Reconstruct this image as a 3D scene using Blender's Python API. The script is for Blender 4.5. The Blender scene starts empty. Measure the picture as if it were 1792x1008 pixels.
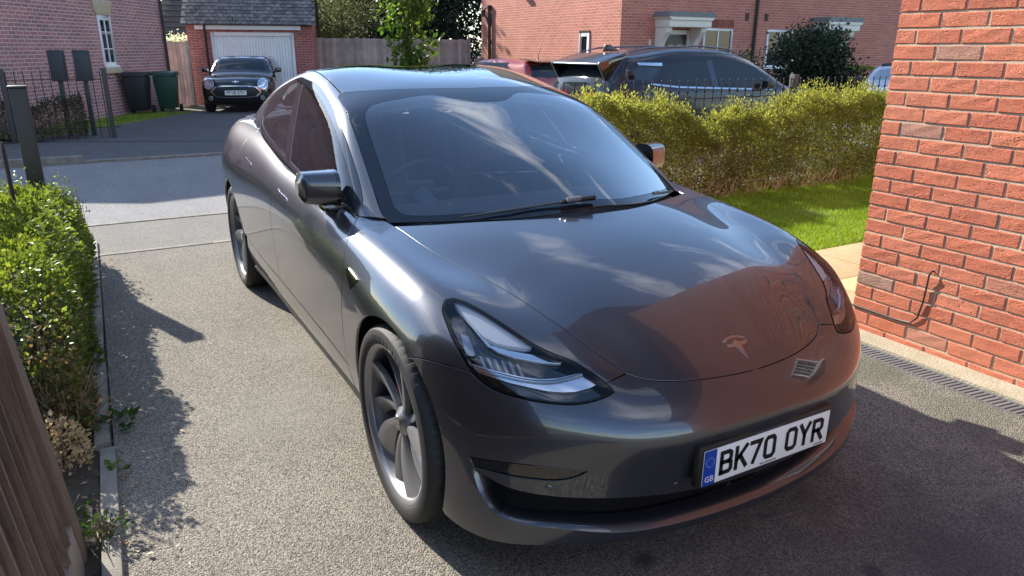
import bpy, bmesh, math, random
import numpy as np
from mathutils import Vector, Matrix, Euler
from mathutils.geometry import delaunay_2d_cdt
random.seed(7); RNG = np.random.default_rng(7)
S = bpy.context.scene
COL = S.collection
R_ = math.radians

# ------------------------------------------------------------------ camera
cd = bpy.data.cameras.new('camera'); cam = bpy.data.objects.new('camera', cd); COL.objects.link(cam)
cd.sensor_fit = 'HORIZONTAL'; cd.sensor_width = 36.0; cd.lens = 25.549; cd.clip_start = .05; cd.clip_end = 3000
CAM = np.array([2.0703, -1.5982, 1.5235]); YAW, PIT, ROL = R_(150.680), R_(-18.264), R_(.2955)
fw = np.array([math.cos(PIT)*math.cos(YAW), math.cos(PIT)*math.sin(YAW), math.sin(PIT)])
rt = np.array([math.sin(YAW), -math.cos(YAW), 0.]); up = np.cross(rt, fw)
rr = math.cos(ROL)*rt+math.sin(ROL)*up; uu = -math.sin(ROL)*rt+math.cos(ROL)*up
M = Matrix(((rr[0], uu[0], -fw[0], CAM[0]), (rr[1], uu[1], -fw[1], CAM[1]), (rr[2], uu[2], -fw[2], CAM[2]), (0, 0, 0, 1)))
cam.matrix_world = M
S.camera = cam

# ------------------------------------------------------------------ sky, sun, exposure
SUN_EL, SUN_AZ = R_(31.), R_(20.)          # light travels towards +x, a little +y
wd = bpy.data.worlds.new('World'); S.world = wd; wd.use_nodes = True
nt = wd.node_tree; nt.nodes.clear()
def wn(t, **k):
    n = nt.nodes.new(t)
    for a, b in k.items(): setattr(n, a, b)
    return n
out = wn('ShaderNodeOutputWorld'); bg = wn('ShaderNodeBackground'); bg.inputs['Strength'].default_value = .148
sky = wn('ShaderNodeTexSky', sky_type='NISHITA'); sky.sun_disc = False; sky.sun_elevation = SUN_EL
sky.sun_rotation = math.atan2(-math.cos(SUN_AZ), -math.sin(SUN_AZ)); sky.air_density = 1.0; sky.dust_density = .25; sky.ozone_density = 3.0
tc = wn('ShaderNodeTexCoord'); mp = wn('ShaderNodeMapping'); mp.inputs['Scale'].default_value = (1., 1., 2.6); mp.inputs['Rotation'].default_value = (.2, .1, 1.1)
mp.inputs['Location'].default_value = (.35, 1.7, .4)
nz = wn('ShaderNodeTexNoise'); nz.inputs['Scale'].default_value = 2.3; nz.inputs['Detail'].default_value = 9; nz.inputs['Roughness'].default_value = .62; nz.inputs['Distortion'].default_value = .55
cr = wn('ShaderNodeValToRGB'); cr.color_ramp.elements[0].position = .53; cr.color_ramp.elements[1].position = .72
mx = wn('ShaderNodeMix', data_type='RGBA')
lk = nt.links.new
lk(tc.outputs['Generated'], mp.inputs['Vector']); lk(mp.outputs['Vector'], nz.inputs['Vector']); lk(nz.outputs['Fac'], cr.inputs['Fac'])
mul = wn('ShaderNodeMath', operation='MULTIPLY'); mul.inputs[1].default_value = .8
lk(cr.outputs['Color'], mul.inputs[0]); lk(mul.outputs[0], mx.inputs['Factor'])
lk(sky.outputs['Color'], mx.inputs['A']); mx.inputs['B'].default_value = (9.5, 9.6, 9.9, 1)
lk(mx.outputs['Result'], bg.inputs['Color']); lk(bg.outputs[0], out.inputs[0])
sl = bpy.data.lights.new('sun', 'SUN'); sl.energy = 5.0; sl.angle = R_(.53); sl.color = (1., .94, .84)
so = bpy.data.objects.new('sun', sl); COL.objects.link(so); so.location = (-20, -8, 25)
LD = Vector((math.cos(SUN_AZ)*math.cos(SUN_EL), math.sin(SUN_AZ)*math.cos(SUN_EL), -math.sin(SUN_EL)))
so.rotation_euler = LD.to_track_quat('-Z', 'Y').to_euler()
S.view_settings.view_transform = 'Standard'; S.view_settings.look = 'None'; S.view_settings.exposure = 1.17; S.view_settings.gamma = 1
S.view_settings.use_curve_mapping = False
S.render.engine = 'CYCLES'; S.cycles.use_denoising = True; S.cycles.max_bounces = 10; S.cycles.transparent_max_bounces = 24; S.cycles.sample_clamp_indirect = 8

# ------------------------------------------------------------------ materials
MATS = {}
def mat(name, col, rough=.6, metal=0., spec=.5, var=.0, vscale=8., bump=0., bscale=60., coat=0., coatr=.03, col2=None, rnd=0., trans=0., alpha=1., emit=None, detail=4., sheen=0.):
    """principled material; var: noise-driven mix to col2, rnd: brightness change from object to object, bump: fine relief"""
    if name in MATS: return MATS[name]
    m = bpy.data.materials.new(name); m.use_nodes = True; t = m.node_tree; L = t.links.new
    b = t.nodes['Principled BSDF']
    b.inputs['Base Color'].default_value = (*col, 1); b.inputs['Roughness'].default_value = rough; b.inputs['Metallic'].default_value = metal
    b.inputs['Specular IOR Level'].default_value = spec; b.inputs['Coat Weight'].default_value = coat; b.inputs['Coat Roughness'].default_value = coatr
    b.inputs['Transmission Weight'].default_value = trans; b.inputs['Alpha'].default_value = alpha
    if emit: b.inputs['Emission Color'].default_value = (*emit[:3], 1); b.inputs['Emission Strength'].default_value = emit[3]
    g = t.nodes.new('ShaderNodeNewGeometry') if (var or bump) else None
    tcn = t.nodes.new('ShaderNodeTexCoord')
    src = None
    if var:
        n = t.nodes.new('ShaderNodeTexNoise'); n.inputs['Scale'].default_value = vscale; n.inputs['Detail'].default_value = detail; L(g.outputs['Position'], n.inputs['Vector'])
        r = t.nodes.new('ShaderNodeValToRGB'); r.color_ramp.elements[0].position = .33; r.color_ramp.elements[1].position = .67; L(n.outputs['Fac'], r.inputs['Fac'])
        c2 = col2 or tuple(c*.6 for c in col)
        x = t.nodes.new('ShaderNodeMix'); x.data_type = 'RGBA'; x.inputs['A'].default_value = (*col, 1); x.inputs['B'].default_value = (*c2, 1)
        k = t.nodes.new('ShaderNodeMath'); k.operation = 'MULTIPLY'; k.inputs[1].default_value = var; L(r.outputs['Color'], k.inputs[0]); L(k.outputs[0], x.inputs['Factor']); src = x.outputs['Result']
    if rnd:
        oi = t.nodes.new('ShaderNodeObjectInfo'); mr = t.nodes.new('ShaderNodeMapRange'); mr.inputs['To Min'].default_value = 1-rnd; mr.inputs['To Max'].default_value = 1+rnd
        L(oi.outputs['Random'], mr.inputs['Value']); h = t.nodes.new('ShaderNodeHueSaturation'); L(mr.outputs[0], h.inputs['Value'])
        if src: L(src, h.inputs['Color'])
        else: h.inputs['Color'].default_value = (*col, 1)
        src = h.outputs['Color']
    if src: L(src, b.inputs['Base Color'])
    if bump:
        n2 = t.nodes.new('ShaderNodeTexNoise'); n2.inputs['Scale'].default_value = bscale; n2.inputs['Detail'].default_value = 5; L(g.outputs['Position'], n2.inputs['Vector'])
        bp = t.nodes.new('ShaderNodeBump'); bp.inputs['Strength'].default_value = bump; bp.inputs['Distance'].default_value = .01; L(n2.outputs['Fac'], bp.inputs['Height']); L(bp.outputs[0], b.inputs['Normal'])
    MATS[name] = m; return m
def glass(name, tint=(.75, .8, .8), rough=0., ior=1.5, refl=1.8):
    """thin pane: clear tinted transmission with a Fresnel reflection on top"""
    if name in MATS: return MATS[name]
    m = bpy.data.materials.new(name); m.use_nodes = True; t = m.node_tree; t.nodes.clear(); L = t.links.new
    o = t.nodes.new('ShaderNodeOutputMaterial'); a = t.nodes.new('ShaderNodeBsdfTransparent'); a.inputs[0].default_value = (*tint, 1)
    g = t.nodes.new('ShaderNodeBsdfGlossy'); g.inputs['Roughness'].default_value = rough; g.inputs['Color'].default_value = (1, 1, 1, 1)
    f = t.nodes.new('ShaderNodeFresnel'); f.inputs['IOR'].default_value = ior; x = t.nodes.new('ShaderNodeMixShader')
    k = t.nodes.new('ShaderNodeMath'); k.operation = 'MULTIPLY'; k.inputs[1].default_value = refl; k.use_clamp = True
    L(f.outputs[0], k.inputs[0]); L(k.outputs[0], x.inputs[0]); L(a.outputs[0], x.inputs[1]); L(g.outputs[0], x.inputs[2]); L(x.outputs[0], o.inputs[0])
    MATS[name] = m; return m

# ------------------------------------------------------------------ object helpers
def tag(o, label=None, cat=None, group=None, kind=None):
    if label: o['label'] = label
    if cat: o['category'] = cat
    if group: o['group'] = group
    if kind: o['kind'] = kind
    return o
def empty(name, loc=(0, 0, 0), rz=0., label=None, cat=None, group=None):
    o = bpy.data.objects.new(name, None); COL.objects.link(o); o.location = loc; o.rotation_euler = (0, 0, rz); o.empty_display_size = .1
    return tag(o, label, cat, group)
def link(name, me, m=None, parent=None, loc=None, rot=None):
    o = bpy.data.objects.new(name, me); COL.objects.link(o)
    if m is not None and not me.materials:
        for q in (m if isinstance(m, (list, tuple)) else [m]): me.materials.append(q)
    if parent is not None: o.parent = parent
    if loc is not None: o.location = loc
    if rot is not None: o.rotation_euler = rot
    return o
def mesh(name, V, F, smooth=False, normals=None):
    me = bpy.data.meshes.new(name); V = np.asarray(V, float)
    me.from_pydata(V.tolist(), [], [tuple(int(i) for i in f) for f in F]); me.update()
    if smooth or normals is not None: me.polygons.foreach_set('use_smooth', np.ones(len(me.polygons), bool))
    if normals is not None: me.normals_split_custom_set_from_vertices(np.asarray(normals, float).tolist())
    return me
def tri_mesh(name, V, Fa, smooth=False, colors=None):
    """fast mesh from an (n,3|4) face array"""
    V = np.asarray(V, np.float32); Fa = np.asarray(Fa, np.int32); k = Fa.shape[1]
    me = bpy.data.meshes.new(name); me.vertices.add(len(V)); me.vertices.foreach_set('co', V.ravel())
    me.loops.add(Fa.size); me.loops.foreach_set('vertex_index', Fa.ravel()); me.polygons.add(len(Fa))
    me.polygons.foreach_set('loop_start', np.arange(0, Fa.size, k, dtype=np.int32))
    me.polygons.foreach_set('use_smooth', np.full(len(Fa), bool(smooth)))
    if colors is not None:
        at = me.color_attributes.new('tone', 'FLOAT_COLOR', 'POINT'); at.data.foreach_set('color', np.asarray(colors, np.float32).ravel())
    me.update(calc_edges=True); me.validate(); return me
class MB:
    """collects simple shapes for one part"""
    def __init__(s): s.V = []; s.F = []; s.n = 0
    def add(s, V, F):
        s.V += [tuple(map(float, v)) for v in V]; s.F += [tuple(i+s.n for i in f) for f in F]; s.n = len(s.V); return s
    def box(s, a, b):
        (x0, y0, z0), (x1, y1, z1) = a, b
        return s.add([(x0, y0, z0), (x1, y0, z0), (x1, y1, z0), (x0, y1, z0), (x0, y0, z1), (x1, y0, z1), (x1, y1, z1), (x0, y1, z1)],
                     [(0, 3, 2, 1), (4, 5, 6, 7), (0, 1, 5, 4), (1, 2, 6, 5), (2, 3, 7, 6), (3, 0, 4, 7)])
    def prism(s, pts, z0, z1, ax=2):
        n = len(pts); put = {2: lambda p, z: (p[0], p[1], z), 1: lambda p, z: (p[0], z, p[1]), 0: lambda p, z: (z, p[0], p[1])}[ax]
        V = [put(p, z0) for p in pts]+[put(p, z1) for p in pts]
        return s.add(V, [tuple(range(n))[::-1], tuple(range(n, 2*n))]+[(i, (i+1) % n, n+(i+1) % n, n+i) for i in range(n)])
    def tube(s, pts, r, n=8, caps=True):
        pts = [Vector(p) for p in pts]; rs = r if isinstance(r, (list, tuple)) else [r]*len(pts); V = []; Fq = []
        u = None
        for i, p in enumerate(pts):
            d = (pts[min(i+1, len(pts)-1)]-pts[max(i-1, 0)]).normalized()
            if u is None: u = d.orthogonal().normalized()
            else: u = (u-d*u.dot(d)).normalized()
            w = d.cross(u)
            for k in range(n):
                a = 2*math.pi*k/n; V.append(p+(u*math.cos(a)+w*math.sin(a))*rs[i])
        for i in range(len(pts)-1):
            for k in range(n): Fq.append((i*n+k, i*n+(k+1) % n, (i+1)*n+(k+1) % n, (i+1)*n+k))
        if caps: Fq += [tuple(range(n))[::-1], tuple(range((len(pts)-1)*n, len(pts)*n))]
        return s.add(V, Fq)
    def lathe(s, prof, n=32, ax='z', close=False):
        """prof: (radius, height) pairs turned round z (or y)"""
        V = []; Fq = []; m = len(prof)
        for k in range(n):
            a = 2*math.pi*k/n
            for r, h in prof: V.append((r*math.cos(a), r*math.sin(a), h) if ax == 'z' else (r*math.cos(a), h, r*math.sin(a)))
        for k in range(n):
            for i in range(m-1 if not close else m):
                j = (i+1) % m; q = ((k*m+i), ((k+1) % n)*m+i, ((k+1) % n)*m+j, k*m+j); Fq.append(q if ax == 'z' else q[::-1])
        return s.add(V, Fq)
    def build(s, name, m, parent=None, smooth=False, bevel=0., loc=None, rot=None, seg=2, angle=None):
        me = mesh(name, s.V, s.F)
        if bevel:
            bm = bmesh.new(); bm.from_mesh(me); bmesh.ops.remove_doubles(bm, verts=bm.verts, dist=1e-5)
            bmesh.ops.bevel(bm, geom=[e for e in bm.edges if len(e.link_faces) == 2 and e.calc_face_angle(0) > .5], offset=bevel, segments=seg, affect='EDGES', profile=.6)
            bm.to_mesh(me); bm.free()
        if smooth: me.polygons.foreach_set('use_smooth', np.ones(len(me.polygons), bool)); me.set_sharp_from_angle(angle=angle or R_(38))
        return link(name, me, m, parent, loc, rot)
def copy_tree(o, parent=None):
    c = o.copy(); COL.objects.link(c)
    if parent is not None: c.parent = parent
    for ch in list(o.children): copy_tree(ch, c)
    return c
LAM=1.2e-3
# ---------- smooth tables fitted to scattered points ----------
def rbf_fit(X, f):
    X=np.asarray(X,float); n=len(X)
    r=np.sqrt(((X[:,None]-X[None])**2).sum(-1)); A=r**3+np.eye(n)*LAM
    Pm=np.c_[np.ones(n),X]; K=np.block([[A,Pm],[Pm.T,np.zeros((3,3))]])
    c=np.linalg.solve(K,np.r_[f,np.zeros(3)])
    return lambda Q:(np.sqrt(((Q[:,None]-X[None])**2).sum(-1))**3)@c[:n]+np.c_[np.ones(len(Q)),Q]@c[n:]
def nat(xs):
    n=len(xs); h=np.diff(xs); A=np.eye(n); B=np.zeros((n,n))
    for i in range(1,n-1):
        A[i,i-1:i+2]=[h[i-1]/6,(h[i-1]+h[i])/3,h[i]/6]
        B[i,i-1:i+2]=[1/h[i-1],-1/h[i-1]-1/h[i],1/h[i]]
    return np.linalg.solve(A,B)
def wts(xs,D,x):
    x=np.clip(x,xs[0],xs[-1]); i=np.clip(np.searchsorted(xs,x)-1,0,len(xs)-2); h=xs[i+1]-xs[i]
    b=(x-xs[i])/h; a=1-b; W=((a**3-a)*h*h/6)[:,None]*D[i]+((b**3-b)*h*h/6)[:,None]*D[i+1]
    k=np.arange(len(x)); W[k,i]+=a; W[k,i+1]+=b; return W
class Tab:
    def __init__(s,xs,ys,fn,even=False):
        s.xs=np.asarray(xs,float); ys=np.asarray(ys,float)
        s.ys=np.r_[-ys[:0:-1],ys] if even else ys
        g=np.array([(a,abs(b) if even else b) for a in s.xs for b in s.ys]); s.T=fn(g).reshape(len(s.xs),-1)
        s.Dx=nat(s.xs); s.Dy=nat(s.ys)
    def __call__(s,x,y): return np.einsum('ni,ij,nj->n',wts(s.xs,s.Dx,x),s.T,wts(s.ys,s.Dy,y))
def sym(X): X=np.array(X,float); return X, np.r_[X,X[np.abs(X[:,1])>1e-6]*[1,-1,1]]
def even_fit(data):
    _,d=sym(data); return rbf_fit(d[:,:2],d[:,2])
def smax(a,b,k):
    h=np.maximum(k-np.abs(a-b),0)/k; return np.maximum(a,b)+h*h*k*.25
HOOD=[(-.416,.697,.899),(-.175,.675,.872),(-.016,.634,.847),(.115,.596,.827),(.258,.55,.795),(.366,.516,.765),(.46,.477,.727),(.528,.443,.692),(.596,.402,.655)]
LAMP=[(.219,.721,.807),(.28,.686,.787),(.36,.647,.758),(.436,.608,.725),(.481,.573,.708),(.518,.534,.693),(.563,.50,.668),(.605,.471,.646)]
TOPD=HOOD+LAMP+[(-.12,0,.933),(.1,0,.887),(.3,0,.826),(.5,0,.741),(.62,0,.682),(.70,0,.634),(.80,0,.567),(.95,0,.45),(-.1,.25,.919),(-.1,.45,.897),(.1,.25,.877),(.1,.42,.8586),(.3,.25,.817),(.3,.4,.803),(.5,.2,.7345),(.5,.33,.723),(.61,.2,.676),
 (-.4,.8,.888),(-.175,.8,.868),(.0,.8,.85),(.1,.8,.83),(.28,.82,.755),(.45,.78,.675),(.55,.7,.63),(.7,.5,.565),(.8,.5,.49),(.75,.8,.47),(.95,.6,.34),
 (-.5,0,1.),(-.5,.7,.905),(-.6,.85,.905),(-1,0,1.0),(-1,.8,.965),(-1.5,0,1.03),(-1.5,.8,.985),(-2,.8,1.02),(-2,0,1.05),(-2.5,.78,1.045),(-2.5,0,1.08),(-3,.75,1.045),(-3,0,1.10),(-3.4,.7,1.045),(-3.4,0,1.10),(-3.8,.6,1.04),(-3.8,0,1.08),(-4.1,0,1.05),(-4.1,.7,1.0)]
def col(x,zs,ws): return [(x,z,w) for z,w in zip(zs,ws)]
SIDED=(col(.95,(.1,.5,.9),(.79,.80,.74))+col(.6,(.2,.5,.75,.9),(.835,.84,.80,.75))+col(.45,(.2,.35,.5,.65,.75,.9),(.858,.865,.865,.85,.82,.76))
 +col(.3,(.2,.35,.5,.65,.73,.78,.85,.95),(.862,.878,.888,.878,.848,.808,.742,.65))+col(0,(.2,.35,.5,.65,.73,.78,.83,.87,.95,1.1),(.87,.885,.897,.903,.897,.873,.825,.785,.70,.55))
 +col(-.4,(.2,.3,.4,.55,.7,.8,.87,.93,1,1.15),(.85,.88,.892,.902,.903,.889,.852,.806,.75,.63))
 +col(-1,(.2,.3,.4,.55,.7,.77,.81,.87,.93,1,1.15),(.845,.88,.891,.900,.907,.910,.904,.879,.848,.808,.71))
 +col(-1.6,(.2,.3,.4,.55,.7,.78,.82,.87,.93,1,1.15),(.845,.88,.891,.901,.910,.914,.908,.889,.858,.815,.72))
 +col(-2.3,(.2,.3,.4,.55,.7,.8,.87,.95,1.03,1.15),(.85,.885,.9,.912,.919,.912,.888,.845,.79,.70))
 +col(-2.9,(.2,.4,.55,.7,.8,.9,1,1.08,1.2),(.86,.9,.912,.917,.905,.865,.79,.72,.62))
 +col(-3.4,(.2,.3,.5,.7,.85,1,1.08,1.2),(.8,.84,.875,.88,.85,.765,.69,.58))+col(-3.85,(.2,.3,.5,.7,.85,1,1.08,1.2),(.68,.72,.77,.785,.76,.70,.64,.54)))
FYS=(0,.26,.45,.6,.71,.8,.86,.92)
FR=[]
for z,xs in ((.1,(.74,.72,.68,.62,.555,.48,.40,.28)),(.2,(.752,.733,.698,.644,.577,.504,.42,.28)),(.3,(.757,.74,.70,.638,.567,.485,.40,.26)),(.4,(.765,.748,.702,.634,.556,.466,.376,.235)),(.5,(.792,.772,.718,.638,.553,.455,.36,.21)),(.56,(.785,.765,.708,.626,.54,.44,.345,.195)),(.66,(.728,.708,.655,.578,.493,.395,.30,.15)),(.8,(.63,.61,.57,.51,.445,.36,.28,.15)),(1.,(.42,.4,.36,.3,.24,.16,.08,-.05))):
    FR+=[(y,z,x) for y,x in zip(FYS,xs)]
FRD=[(y,z,x) for y,z,x in FR]
class Body: pass
B=Body()
def build(topd):
    B.top=Tab(np.r_[-4.1,-3.8,-3.4,-3,-2.5,-2,-1.5,-1,-.7,np.arange(-.5,.96,.1)],[0,.15,.3,.4,.5,.6,.7,.8,.95],even_fit(topd),True)
def setup():
    build(TOPD)
    d=np.array(SIDED); f=rbf_fit(d[:,:2]*[.45,1],d[:,2]); B.side=Tab([-3.85,-3.4,-2.9,-2.3,-1.6,-1,-.4,-.2,0,.15,.3,.45,.6,.95],np.r_[.1,.2,.3,.4,.5,.6,.7,.76,.8,.84,.9,1.,1.1,1.2],lambda q:f(q*[.45,1]))
    d=np.array(FRD); d=np.r_[d,d[d[:,0]>0]*[-1,1,1]]; f2=rbf_fit(d[:,:2],d[:,2]); B.front=Tab([-.36,-.26,-.13,0,.13,.26,.36,.45,.53,.6,.66,.71,.76,.8,.86,.95],[.1,.2,.3,.4,.5,.56,.66,.8,1.],f2)
    B.front_e=None
def Fb(P):
    x,y,z=P[:,0],np.abs(P[:,1]),P[:,2]
    t=(z-B.top(x,y))*.93
    s=(y-B.side(x,z))*.97
    f=(x-B.front(y,z))*.88
    r=(-3.83-.0*z-x-.12*(y/.8)**2*-1)*.9
    a=smax(t,s,.055+.06*np.clip((x-.1)/.35,0,1)+.05*np.clip((-.6-x)/.5,0,1)); a=smax(a,f,.075); return smax(a,r,.1)
GTOP=[(-.12,0,.94),(-.5,0,1.092),(-.9,0,1.24),(-1.2,0,1.343),(-1.5,0,1.402),(-1.75,0,1.425),(-2.1,0,1.415),(-2.6,0,1.33),(-3.1,0,1.185),(-3.45,0,1.07),(-3.8,0,.95),(.3,0,.77),
 (-1.326,.612,1.307),(-1.128,.636,1.254),(-.967,.654,1.176),(-.815,.672,1.089),(-.675,.689,1.009),(-.534,.705,.929),(-.455,.692,.893),(-.2,.75,.73),(.2,.7,.55),
 (-1.75,.55,1.402),(-2.1,.55,1.398),(-2.6,.52,1.322),(-3.1,.5,1.15),(-3.5,.5,1.0),(-1.75,.8,1.30),(-1.2,.8,1.2),(-2.3,.8,1.26),(-3,.8,1.05),(-3.8,.8,.83)]
GSIDE=[]
for x,b in ((.3,.60),(-.2,.715),(-.55,.775),(-.9,.80),(-1.5,.82),(-2.1,.82),(-2.6,.80),(-3.1,.745),(-3.6,.65)):
    GSIDE+=[(x,z,b-.345*(z-.95)-.21*max(z-.95,0)**1.6) for z in (.8,.95,1.1,1.2,1.3,1.4,1.5)]
def gsetup():
    B.gtop=Tab([-3.8,-3.4,-3,-2.6,-2.3,-2,-1.75,-1.5,-1.3,-1.1,-.9,-.7,-.5,-.3,-.1,.3],[0,.15,.3,.45,.55,.65,.75,.9],even_fit(GTOP),True)
    d=np.array(GSIDE); f=rbf_fit(d[:,:2]*[.4,1],d[:,2]); B.gside=Tab([-3.6,-3.1,-2.6,-2.1,-1.5,-.9,-.55,-.2,.3],[.8,.95,1.1,1.2,1.3,1.4,1.5],lambda q:f(q*[.4,1]))
def Fg(P):
    x,y,z=P[:,0],np.abs(P[:,1]),P[:,2]
    return smax((z-B.gtop(x,y))*.9,(y-B.gside(x,z))*.93,.055)
def hit(F,O,D,t0,t1,n=60):
    """first F=0 crossing from outside along rays O+t D"""
    O=np.atleast_2d(O)+0.; D=np.broadcast_to(D,O.shape); ts=np.linspace(t0,t1,n)
    lo=np.full(len(O),np.nan); hi=lo.copy(); prev=F(O+ts[0]*D)
    for k in range(1,n):
        c=F(O+ts[k]*D); m=np.isnan(lo)&(prev>0)&(c<=0); lo[m]=ts[k-1]; hi[m]=ts[k]; prev=c
    bad=np.isnan(lo); lo[bad]=hi[bad]=t1
    for _ in range(22):
        md=(lo+hi)/2; c=F(O+md[:,None]*D)>0; lo=np.where(c,md,lo); hi=np.where(c,hi,md)
    return O+((lo+hi)/2)[:,None]*D,bad
def grad(F,P,e=4e-4):
    g=np.stack([F(P+np.eye(3)[i]*e)-F(P-np.eye(3)[i]*e) for i in range(3)],1); return g/np.linalg.norm(g,axis=1,keepdims=True)
setup(); gsetup()
# pull the smooth blend back on to the measured lines
def correct(n=3):
    global TOPD
    m=np.array(HOOD+LAMP+[(.62,0,.676),(.70,0,.624),(-.12,0,.933),(.3,0,.826),(.5,0,.741)])
    td=[list(t) for t in TOPD]
    for _ in range(n):
        r=Fb(m[:,[0,1,2]])
        for p,e in zip(m,r):
            for t in td:
                if abs(t[0]-p[0])<1e-6 and abs(t[1]-p[1])<1e-6: t[2]+=e*1.0
        build(td)
    TOPD=td
correct()
# ------------------------------------------------------------------ car: trimmed panels on the smooth shell
def cat_rom(P, closed=False, step=.02):
    """smooth curve through points, evenly dense"""
    P = np.asarray(P, float); n = len(P); o = []
    for i in range(n if closed else n-1):
        p0 = P[(i-1) % n] if closed or i else 2*P[0]-P[1]; p1 = P[i]; p2 = P[(i+1) % n]; p3 = P[(i+2) % n] if closed or i < n-2 else 2*P[-1]-P[-2]
        d = np.linalg.norm(p2-p1); k = max(1, int(math.ceil(d/step)))
        t0, t1, t2, t3 = 0, *np.cumsum([max(np.linalg.norm(a-b), 1e-6)**.5 for a, b in ((p0, p1), (p1, p2), (p2, p3))])
        for j in range(k):
            t = t1+(t2-t1)*j/k
            A1 = (t1-t)/(t1-t0)*p0+(t-t0)/(t1-t0)*p1; A2 = (t2-t)/(t2-t1)*p1+(t-t1)/(t2-t1)*p2; A3 = (t3-t)/(t3-t2)*p2+(t-t2)/(t3-t2)*p3
            B1 = (t2-t)/(t2-t0)*A1+(t-t0)/(t2-t0)*A2; B2 = (t3-t)/(t3-t1)*A2+(t-t1)/(t3-t1)*A3; o.append((t2-t)/(t2-t1)*B1+(t-t1)/(t2-t1)*B2)
    if not closed: o.append(P[-1])
    return np.array(o)
def path(*segs, step=.02):
    """closed outline from smooth pieces; shared end points are merged"""
    o = []
    for s in segs:
        c = cat_rom(s, step=step) if len(s) > 1 else np.asarray(s, float)
        for p in c:
            if not o or np.linalg.norm(p-o[-1]) > 1e-4: o.append(p)
    if np.linalg.norm(o[0]-o[-1]) < 1e-4: o.pop()
    return np.array(o)
def fl(P): return [(a, -b, c) for a, b, c in P]
def newton(F, P, it=6):
    for _ in range(it):
        g = grad(F, P); P = P-F(P)[:, None]*g
    return P
def inside(poly, Q):
    x, y = Q[:, 0], Q[:, 1]; c = np.zeros(len(Q), bool); a = poly; b = np.roll(poly, -1, 0)
    for (x1, y1), (x2, y2) in zip(a, b):
        m = (y1 > y) != (y2 > y); c ^= m & (x < (x2-x1)*(y-y1)/((y2-y1) or 1e-12)+x1)
    return c
def segdist(poly, Q):
    a = poly; b = np.roll(poly, -1, 0); d = np.full(len(Q), 9.)
    for p, q in zip(a, b):
        e = q-p; t = np.clip(((Q-p)@e)/max(e@e, 1e-12), 0, 1); d = np.minimum(d, np.linalg.norm(Q-p-t[:, None]*e, axis=1))
    return d
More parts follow.
